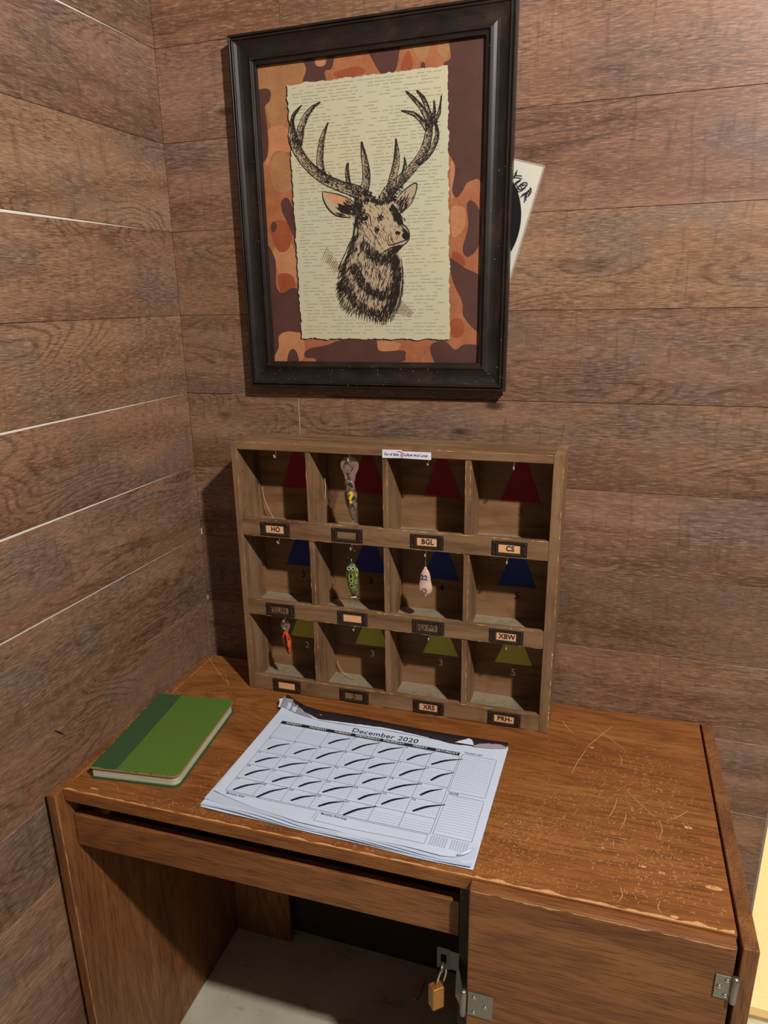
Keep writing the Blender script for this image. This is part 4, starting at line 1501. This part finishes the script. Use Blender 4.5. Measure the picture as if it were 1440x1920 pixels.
for pts in [[(240, 950), (295, 930), (330, 975), (318, 1050), (272, 1055)], [(275, 1160), (330, 1160), (345, 1210), (290, 1240)], [(1005, 1350), (1050, 1350), (1055, 1410), (1010, 1420)],
            [(510, 310), (600, 280), (640, 305), (560, 330)], [(820, 215), (840, 250), (835, 290), (790, 290)], [(1010, 1060), (1050, 1080), (1060, 1120), (1015, 1110)]]:
    blob(pts, M_RUST, 2, 'camouflage_patch')
for pts in [[(370, 230), (392, 290), (382, 350), (470, 350), (470, 300), (500, 287), (510, 230), (488, 225), (470, 275), (432, 276), (418, 228)],
            [(652, 180), (680, 265), (715, 312), (765, 300), (782, 240), (778, 160)],
            [(1005, 130), (1003, 240), (972, 268), (985, 320), (985, 600), (1020, 700), (1008, 800), (1027, 832), (1055, 800), (1072, 770), (1115, 752), (1160, 735), (1170, 110)],
            [(1070, 862), (1077, 950), (1053, 1050), (1077, 1082), (1122, 1030), (1126, 900), (1095, 848)],
            [(995, 1100), (1013, 1190), (1050, 1270), (1060, 1340), (1140, 1400), (1140, 1190), (1060, 1130), (1005, 1092)],
            [(918, 1455), (925, 1505), (960, 1540), (1130, 1540), (1130, 1465), (1060, 1453), (1020, 1475), (975, 1438)],
            [(384, 1490), (410, 1470), (470, 1458), (560, 1430), (680, 1430), (702, 1480), (800, 1478), (810, 1500), (775, 1528), (470, 1535), (432, 1512), (394, 1508)],
            [(220, 1060), (262, 1095), (266, 1200), (290, 1237), (332, 1215), (370, 1240), (385, 1390), (310, 1397), (277, 1420), (275, 1470), (235, 1485)],
            [(165, 400), (215, 374), (242, 386), (238, 425), (219, 450), (224, 500), (233, 600), (226, 667), (195, 675), (175, 520)],
            [(288, 850), (311, 834), (333, 870), (350, 960), (358, 1060), (340, 1000), (309, 930), (291, 890)],
            [(244, 950), (256, 934), (268, 950), (262, 975), (248, 976)], [(316, 1535), (318, 1490), (336, 1472), (354, 1490), (360, 1535)], [(876, 285), (878, 265), (888, 262), (894, 280), (886, 300)]]:
    blob(pts, M_CDARK, 3, 'camouflage_patch')

# torn cream page
PAGE = [(311, 360), (990, 276), (998, 1432), (375, 1428)]
rp = random.Random(21)
ragged = []
for i in range(4):
    a, b_ = PAGE[i], PAGE[(i + 1) % 4]
    L = math.hypot(b_[0] - a[0], b_[1] - a[1])
    nx_, ny_ = -(b_[1] - a[1]) / L, (b_[0] - a[0]) / L
    n = int(L / 9)
    for k in range(n):
        s = k / n
        d = 7 * noise.noise((s * L / 55, i * 7.0, 0)) + 4.5 * noise.noise((s * L / 17, i * 5.0, 3)) + rp.uniform(-1.6, 1.6)
        ragged.append((a[0] + (b_[0] - a[0]) * s + nx_ * d, a[1] + (b_[1] - a[1]) * s + ny_ * d))
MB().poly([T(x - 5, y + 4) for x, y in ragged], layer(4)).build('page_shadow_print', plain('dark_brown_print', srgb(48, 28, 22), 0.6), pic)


def page_mat():
    m, n, l, b = nodes('aged_page')
    v = n.new('ShaderNodeTexCoord').outputs['Object']
    f = _noise(n, l, v, (7, 7, 7), 3, 0.5)
    l.new(_mix(n, l, _range(n, l, f, 0.35, 0.65), srgb(198, 186, 152), srgb(188, 186, 158)), b.inputs['Base Color'])
    b.inputs['Roughness'].default_value = 0.5
    return m


page = MB().poly([T(*p) for p in ragged], layer(5)).build('torn_page', page_mat(), pic)
# faint lines of old type: words as tiny zigzags
tx = MB()
for r in range(78):
    v_ = (r + 1.2) / 80
    s = 0.02 + 0.03 * rp.random()
    while s < 0.97:
        wl = rp.uniform(0.018, 0.075)
        if rp.random() < 0.82 and s + wl < 0.975 and not (0.46 < s + wl / 2 < 0.50):
            n = max(4, int(wl / 0.0065))
            pts = []
            for k in range(n):
                u = s + wl * k / (n - 1)
                xt = PAGE[0][0] + (PAGE[1][0] - PAGE[0][0]) * u
                yt = PAGE[0][1] + (PAGE[1][1] - PAGE[0][1]) * u
                xb = PAGE[3][0] + (PAGE[2][0] - PAGE[3][0]) * u
                yb_ = PAGE[3][1] + (PAGE[2][1] - PAGE[3][1]) * u
                pts.append(T(xt + (xb - xt) * v_, yt + (yb_ - yt) * v_ + (2.2 if k % 2 else -2.2) * rp.uniform(.4, 1)))
            tx.ribbon(pts, 0.00055, layer(6))
        s += wl + rp.uniform(0.008, 0.02) + (0.06 if rp.random() < .12 else 0)
tx.build('faint_type', plain('faded_type', srgb(128, 118, 94), 0.7), page, kind='stuff')

M_STAG = plain('stag_ink', srgb(28, 22, 18), 0.6)
M_WASH = plain('stag_wash', srgb(170, 150, 122), 0.6, var=0.08, vscale=120)
M_WASH2 = plain('stag_pale', srgb(178, 158, 126), 0.6)
M_SEPIA = plain('stag_sepia', srgb(126, 78, 56), 0.6)
M_BLUSH = plain('stag_blush', srgb(196, 140, 104), 0.6, var=0.1, vscale=90)
ink, wash, pale, sepia = MB(), MB(), MB(), MB()
px1 = 0.00046                                     # one enlarged pixel, in metres


def stroke(mb_, pts, wd, lay, n=6, taper=True):
    P = spline(pts, n)
    k = len(P)
    ws = [wd * px1 * (math.sin(math.pi * min(1, max(0.06, (i + .6) / k))) ** .5 if taper else 1) for i in range(k)]
    mb_.ribbon([T(*p) for p in P], ws, layer(lay))


HORNS = [0]


def horn(pts, shade=0.55, side=1, dens_=1.0):
    """tapered tine: pts = (x, y, width); wash, outline and stipple on the shaded side"""
    P = spline(pts, 8)
    L, R_ = [], []
    for i, (x, y, w_) in enumerate(P):
        a, b_ = P[max(0, i - 1)], P[min(len(P) - 1, i + 1)]
        dx, dy = b_[0] - a[0], b_[1] - a[1]
        q_ = math.hypot(dx, dy) or 1
        nx_, ny_ = -dy / q_, dx / q_
        L.append((x + nx_ * w_ / 2, y + ny_ * w_ / 2))
        R_.append((x - nx_ * w_ / 2, y - ny_ * w_ / 2))
    n = len(P)
    HORNS[0] += 1
    wash.add([layer(7 + 0.1 * HORNS[0])(*T(*p)) for p in L + R_], [(i, i + 1, n + i + 1, n + i) for i in range(n - 1)])
    for E_, wd in ((L, 3.0), (R_, 3.0)):
        ink.ribbon([T(*p) for p in E_], [wd * px1 * rp.uniform(.6, 1.2) for _ in E_], layer(9))
    tot = sum(math.hypot(P[i + 1][0] - P[i][0], P[i + 1][1] - P[i][1]) for i in range(n - 1))
    for _ in range(int(tot * 1.25 * dens_)):
        i = rp.randrange(n - 1)
        s = rp.random()
        u = (abs(rp.gauss(0, shade))) if side else rp.random()
        if u > 1:
            continue
        A_, B_ = (L, R_) if side > 0 else (R_, L)
        x = A_[i][0] * (1 - u) + B_[i][0] * u
        y = A_[i][1] * (1 - u) + B_[i][1] * u
        dx, dy = P[i + 1][0] - P[i][0], P[i + 1][1] - P[i][1]
        q_ = math.hypot(dx, dy) or 1
        ln = rp.uniform(3, 9)
        j = rp.uniform(-.4, .4)
        p2 = (x + (dx / q_ - dy / q_ * j) * ln, y + (dy / q_ + dx / q_ * j) * ln)
        ink.ribbon([T(x, y), T(*p2)], [rp.uniform(1.4, 3.2) * px1, 1.0 * px1], layer(9))


# left antler
horn([(660, 838, 52), (600, 806, 50), (540, 786, 44), (480, 760, 42), (430, 725, 40), (385, 678, 38), (352, 625, 38), (342, 585, 34), (338, 548, 18), (335, 510, 13), (345, 480, 12), (372, 447, 2)], .55, 1, 1.9)
horn([(358, 615, 34), (366, 575, 30), (372, 540, 27), (390, 495, 22), (420, 455, 13), (450, 433, 2)], .42, 1, 1.6)
horn([(462, 745, 34), (452, 690, 27), (454, 630, 24), (464, 575, 17), (484, 521, 2)], .42, 1, 1.4)
horn([(576, 800, 22), (570, 760, 16), (566, 725, 14), (568, 690, 7)], .5, 1, 1.3)
horn([(628, 822, 46), (646, 770, 32), (646, 715, 28), (636, 655, 20), (627, 600, 4)], .4, 1, 1.6)
# right antler
horn([(722, 846, 50), (748, 800, 46), (790, 762, 40), (838, 712, 36), (880, 655, 34), (903, 600, 32), (912, 545, 28), (914, 505, 26)], .5, 1, 2.0)
horn([(862, 692, 22), (905, 655, 22), (936, 605, 18), (946, 560, 13), (938, 515, 6)], .4, 1, 1.7)
horn([(906, 545, 24), (880, 510, 18), (848, 482, 15), (797, 468, 3)], .4, 1, 1.3)
horn([(910, 510, 22), (880, 455, 17), (848, 418, 14), (815, 387, 3)], .4, 1, 1.3)
horn([(918, 505, 20), (902, 450, 16), (885, 412, 13), (860, 383, 3)], .4, 1, 1.4)
horn([(926, 500, 16), (934, 465, 9), (932, 425, 2)], .5, 1, 1.2)
horn([(928, 515, 18), (950, 485, 14), (958, 450, 6), (964, 405, 2)], .5, 1, 1.2)
horn([(745, 815, 34), (762, 740, 30), (774, 680, 24), (775, 630, 15), (772, 588, 3)], .4, -1, 1.5)
horn([(790, 785, 20), (803, 730, 14), (811, 695, 9), (808, 668, 2)], .4, -1, 1.2)
# dark knots where tines leave the beam
for c_, a_, b_ in (((478, 752), 34, 24), ((608, 806), 50, 26), ((640, 815), 26, 34), ((745, 815), 34, 30), ((770, 800), 44, 20), ((918, 512), 26, 22), ((355, 592), 14, 26), ((600, 820), 24, 14)):
    for _ in range(int(a_ * b_ / 26)):
        t = rp.uniform(0, 6.283)
        q_ = rp.random()
        x, y = c_[0] + a_ * q_ * math.cos(t), c_[1] + b_ * q_ * math.sin(t)
        an = rp.uniform(0.5, 1.0)
        ink.ribbon([T(x, y), T(x + 10 * math.cos(an), y + 10 * math.sin(an))], [3.0 * px1, 1.2 * px1], layer(9))

HEAD = [(612, 838), (655, 828), (700, 838), (742, 832), (772, 862), (788, 905), (786, 940), (806, 950), (824, 975), (828, 1000), (818, 1022), (796, 1036), (760, 1042), (742, 1050), (706, 1072), (660, 1050), (622, 1000), (598, 940), (594, 890)]
NECK = [(600, 925), (590, 1000), (572, 1060), (548, 1110), (540, 1170), (532, 1220), (548, 1270), (572, 1300), (610, 1325), (660, 1335), (700, 1355), (735, 1348), (766, 1310), (788, 1250), (796, 1180), (796, 1110), (782, 1070), (765, 1040), (705, 1060), (640, 1010)]
EARL = [(462, 808), (466, 842), (490, 885), (528, 912), (582, 918), (604, 890), (590, 850), (550, 828), (505, 815)]
EARR = [(765, 855), (796, 812), (852, 772), (858, 800), (836, 858), (802, 892), (778, 890)]
for P_, mm, ly in ((NECK, wash, 6.6), (HEAD, pale, 8.55), (EARL, pale, 6.7), (EARR, wash, 6.8)):
    mm.poly([T(*p) for p in spline(P_, 4, True)], layer(ly))
MB().poly([T(*p) for p in spline([(478, 820), (520, 822), (565, 840), (588, 868), (570, 880), (530, 868), (500, 850)], 4, True)], layer(6.95)).build('ear_blush', M_BLUSH, page)
stroke(ink, [(462, 808), (466, 842), (490, 885), (528, 912), (582, 918)], 5, 9)
stroke(ink, [(462, 808), (505, 815), (550, 828), (590, 850), (606, 880)], 3.5, 9)
stroke(ink, [(765, 855), (796, 812), (852, 772), (858, 800), (836, 858), (802, 892)], 4, 9)
for _ in range(120):      # ear hair
    s = rp.random()
    x = 520 + 70 * s + rp.gauss(0, 8)
    y = 880 - 8 * s + rp.gauss(0, 13)
    stroke(ink, [(x, y), (x + 10, y + 7), (x + 18, y + 10)], 2.4, 9, 2)
for _ in range(90):
    x, y = rp.gauss(808, 16), rp.gauss(855, 20)
    if inside((x, y), EARR):
        stroke(ink, [(x, y), (x - 6, y + 9), (x - 9, y + 16)], 3, 9, 2)
for _ in range(220):      # dark fur between ear, antler and eye
    x, y = rp.gauss(612, 12), rp.gauss(885, 34)
    stroke(ink, [(x, y), (x + 3, y + 9), (x + 4, y + 16)], 2.8, 9, 2)
for _ in range(170):      # tuft between the antlers
    x = rp.uniform(640, 770)
    y = 838 + rp.gauss(0, 9) + (10 if 680 < x < 720 else 0)
    stroke(ink, [(x, y), (x + rp.uniform(-6, 6), y + 8)], 4.2, 9, 2)
for _ in range(190):      # far cheek shadow
    t = rp.random()
    x, y = 752 + 34 * t + rp.gauss(0, 7), 868 + 66 * t + rp.gauss(0, 6)
    stroke(ink, [(x, y), (x + 5, y + 9), (x + 8, y + 16)], 3.2, 9, 2)
for _ in range(900):      # short face hatching
    x, y = rp.uniform(600, 810), rp.uniform(840, 1060)
    if inside((x, y), HEAD):
        edge = 0.22 + (0.35 if x < 640 else 0) + (0.3 if y > 1020 else 0)
        if rp.random() < edge:
            stroke(ink if rp.random() < .7 else sepia, [(x, y), (x + 4, y + 6), (x + 6, y + 12)], 1.8, 9, 2)
# eye, brow, cheek, nose, mouth
for P_ in ([(622, 918), (630, 909), (646, 907), (656, 916), (650, 928), (634, 932), (624, 928)], [(768, 982), (776, 975), (790, 979), (788, 988), (774, 990)],
           [(798, 962), (812, 968), (824, 984), (826, 1004), (816, 1014), (802, 1006), (796, 992), (804, 980)], [(762, 1040), (800, 1034), (790, 1052), (770, 1070), (752, 1064)]):
    ink.poly([T(*p) for p in spline(P_, 4, True)], layer(9))
pale.poly([T(*p) for p in [(632, 911), (640, 909), (642, 914), (634, 916)]], layer(10))
for P_, wd in (([(616, 922), (628, 905), (648, 902), (662, 914), (666, 940), (668, 960)], 4), ([(640, 934), (650, 952), (652, 965)], 3), ([(788, 905), (786, 938), (806, 950), (824, 972), (828, 1000), (818, 1022), (796, 1036), (760, 1042)], 4.5),
               ([(734, 1028), (752, 1034), (778, 1026), (806, 1016), (822, 1012)], 4.5), ([(772, 930), (790, 944), (800, 962), (800, 985)], 3), ([(745, 985), (738, 1000), (742, 1020), (752, 1028)], 3), ([(756, 980), (750, 996), (754, 1014), (764, 1022)], 2.6),
               ([(734, 990), (728, 1006), (732, 1022)], 2.2), ([(600, 935), (594, 985), (588, 1030)], 7), ([(604, 940), (612, 970), (606, 1010)], 5), ([(706, 1072), (742, 1050), (762, 1042)], 4),
               ([(662, 965), (676, 990), (692, 1010), (706, 1040)], 2.5), ([(716, 962), (728, 985)], 2), ([(636, 975), (650, 1000), (668, 1020)], 2.5)):
    stroke(ink, P_, wd, 9.3)
for c_ in ((706, 912), (692, 965), (700, 918), (688, 968)):
    for _ in range(26):
        x, y = rp.gauss(c_[0], 6), rp.gauss(c_[1], 7)
        stroke(ink, [(x, y), (x + 2, y + 7)], 2.6, 9, 2)
# neck ruff
DARK = [(742, 1050), (770, 1055), (788, 1090), (797, 1150), (790, 1230), (768, 1290), (736, 1335), (706, 1332), (716, 1290), (742, 1240), (760, 1180), (758, 1130), (736, 1100), (722, 1090)]


def near(p, line, d):
    return any(math.hypot(p[0] - q_[0], p[1] - q_[1]) < d for q_ in line)


C1 = spline([(596, 1120), (626, 1180), (670, 1222), (720, 1240), (752, 1215)], 8)
C2 = spline([(556, 1170), (580, 1225), (610, 1275), (650, 1300), (700, 1318)], 8)
C3 = spline([(590, 1000), (576, 1060), (552, 1110), (546, 1170), (552, 1220)], 8)
C4 = spline([(640, 1030), (672, 1065), (706, 1085), (740, 1090)], 8)
CORE = [(756, 1062), (776, 1085), (788, 1130), (788, 1190), (776, 1250), (752, 1300), (724, 1328), (722, 1300), (746, 1250), (764, 1190), (764, 1130), (750, 1100)]
ink.poly([T(*p) for p in spline(CORE, 4, True)], layer(8.7))
for _ in range(8500):
    x, y = rp.uniform(528, 800), rp.uniform(925, 1352)
    if not inside((x, y), NECK):
        continue
    d = 0.10
    if inside((x, y), DARK):
        d = 0.98
    elif near((x, y), C3, 15):
        d = 0.8
    elif near((x, y), C1, 17):
        d = 0.72
    elif near((x, y), C2, 16):
        d = 0.62
    elif near((x, y), C4, 20):
        d = 0.66
    if rp.random() > d:
        continue
    lean = (x - 665) / 260 + rp.uniform(-.25, .25)
    lean = -abs(lean) * .7 - .1 if x > 700 else lean * 1.3
    ln = rp.uniform(12, 26)
    m2 = sepia if rp.random() < 0.05 else ink
    stroke(m2, [(x, y), (x + lean * ln * .5 + 1, y + ln * .5), (x + lean * ln, y + ln)], rp.uniform(1.6, 3.2), 9, 2)
for _ in range(260):      # loose hair along the outline
    s = rp.random()
    E_ = spline([(592, 1000), (562, 1070), (542, 1120), (534, 1200), (546, 1265), (575, 1305), (640, 1335), (705, 1352), (745, 1340), (775, 1295), (792, 1235), (798, 1160), (792, 1090)], 6)
    p = E_[int(s * (len(E_) - 1))]
    ox = -0.8 if p[0] < 600 else (0.35 if p[0] > 740 else -0.1)
    ln = rp.uniform(12, 24)
    stroke(ink, [(p[0], p[1] - 8), (p[0] + ox * ln * .5, p[1] + ln * .3), (p[0] + ox * ln * .8, p[1] + ln * .9)], 2.4, 9, 3)
for _ in range(70):       # pale hairs over the dark side
    x, y = rp.uniform(700, 790), rp.uniform(1080, 1320)
    if inside((x, y), DARK) and x < 752:
        stroke(pale, [(x, y), (x - 3, y + 9), (x - 7, y + 18)], 1.8, 10, 2)
for i in range(9):        # hatching left and right of the ruff
    stroke(sepia, [(484 + i * 5 + (0 if i < 5 else 6), 1040 + i * 10), (462 + i * 4 + i * 2, 1090 + i * 8)], 2.2, 9, 3)
    stroke(sepia, [(505 + i * 4, 1060 + i * 9), (480 + i * 5, 1105 + i * 5)], 1.8, 9, 3)
for i in range(12):
    stroke(sepia if i % 3 else ink, [(800 + i * 4, 1270 + i * 4), (762 + i * 6, 1318 + i * 2)], 2.2, 9, 3)
wash.build('stag_wash', M_WASH, page)
pale.build('stag_highlights', M_WASH2, page, kind='stuff')
sepia.build('stag_sepia_lines', M_SEPIA, page, kind='stuff')
ink.build('stag_engraving', M_STAG, page, kind='stuff')
# sawdust flecks on the frame
fk = MB()
for _ in range(70):
    s = rp.random()
    x = FX0 + (FX1 - FX0) * rp.random()
    z = FZ0 + 0.004 + 0.040 * rp.random() if s < .65 else FZ0 + (FZ1 - FZ0) * rp.random()
    if s >= .65:
        x = (FX0 + .044 * rp.random()) if s < .82 else (FX1 - .044 * rp.random())
    a = rp.uniform(0, 3.1)
    ln = rp.uniform(.0008, .0028)
    fk.ribbon([(x - FC.x, z - FC.z), (x - FC.x + ln * math.cos(a), z - FC.z + ln * math.sin(a))], 0.0005, lambda p_, q_: (p_, -0.0280 - FC.y, q_))
fk.build('dust_flecks', plain('pale_dust', srgb(150, 136, 116), 0.8), pic, kind='stuff')

# ------------------------------------------------------------------ card tucked behind the frame
tr = Vector((0.6861, 0, 1.7001))
lf_ = Vector((-0.9613, 0, 0.2756))
dn = Vector((-0.2756, 0, -0.9613))
card = empty('photo_card', (tr.x, -0.0030, tr.z - 0.279))
tag(card, 'white laminated card with black disc tucked behind the picture frame', 'card')
co_ = Vector(card.location)
cl = lambda u, d, y: tuple(tr + lf_ * u + dn * d + Vector((0, y, 0)) - co_)
def slab(name, u0, u1, d0, d1, y0, y1, mat):
    V = [cl(u, d, y) for y in (y0, y1) for u, d in ((u0, d0), (u1, d0), (u1, d1), (u0, d1))]
    return obj(name, V, [(0, 1, 2, 3), (7, 6, 5, 4), (0, 4, 5, 1), (1, 5, 6, 2), (2, 6, 7, 3), (3, 7, 4, 0)], mat, card)
slab('card_sheet', 0, 0.216, 0, 0.279, -0.0030, -0.0022, plain('white_card', srgb(206, 200, 184), 0.5))
slab('lamination', -0.0028, 0.2188, -0.0028, 0.2818, -0.0021, -0.0016, plain('clear_film', (0.8, 0.76, 0.7, 1), 0.2, alpha=0.18))
MB().poly([(tr + lf_ * 0.1075 + dn * 0.104 + Vector((0.1015 * math.cos(a), 0, 0.1015 * math.sin(a))) - co_).xz[:] for a in [2 * math.pi * i / 72 for i in range(72)]],
          lambda a, b_: (a, 0.0 - 0.0033 + 0.0, b_)).build('black_disc', plain('black_vinyl_print', srgb(26, 24, 28), 0.3), card)
hw = MB()
hk_y = [-0.0036]
cz = lambda X, Y: (lambda p: (p.x - co_.x, p.z - co_.z))(W(930 + X / 8, 280 + Y / 8, 1, -0.0065))
for st in ([(316, 312), (306, 350), (298, 398)], [(262, 412), (298, 398), (345, 398), (388, 404)], [(392, 436), (345, 470), (286, 506)], [(286, 506), (320, 560), (352, 606)],
           [(420, 500), (380, 520), (340, 560), (338, 600), (372, 606), (420, 580), (458, 545), (466, 512), (440, 500), (410, 506)], [(390, 520), (410, 560)],
           [(384, 690), (450, 650), (524, 600)], [(500, 586), (524, 590), (524, 640), (500, 680), (462, 668)], [(462, 640), (452, 700), (446, 774)]):
    hk_y[0] -= 0.00002
    hw.ribbon([cz(*p) for p in spline(st, 5)], 0.0019, lambda a, b_, y_=hk_y[0]: (a, y_, b_))
hw.build('handwriting', M_MARK, card)
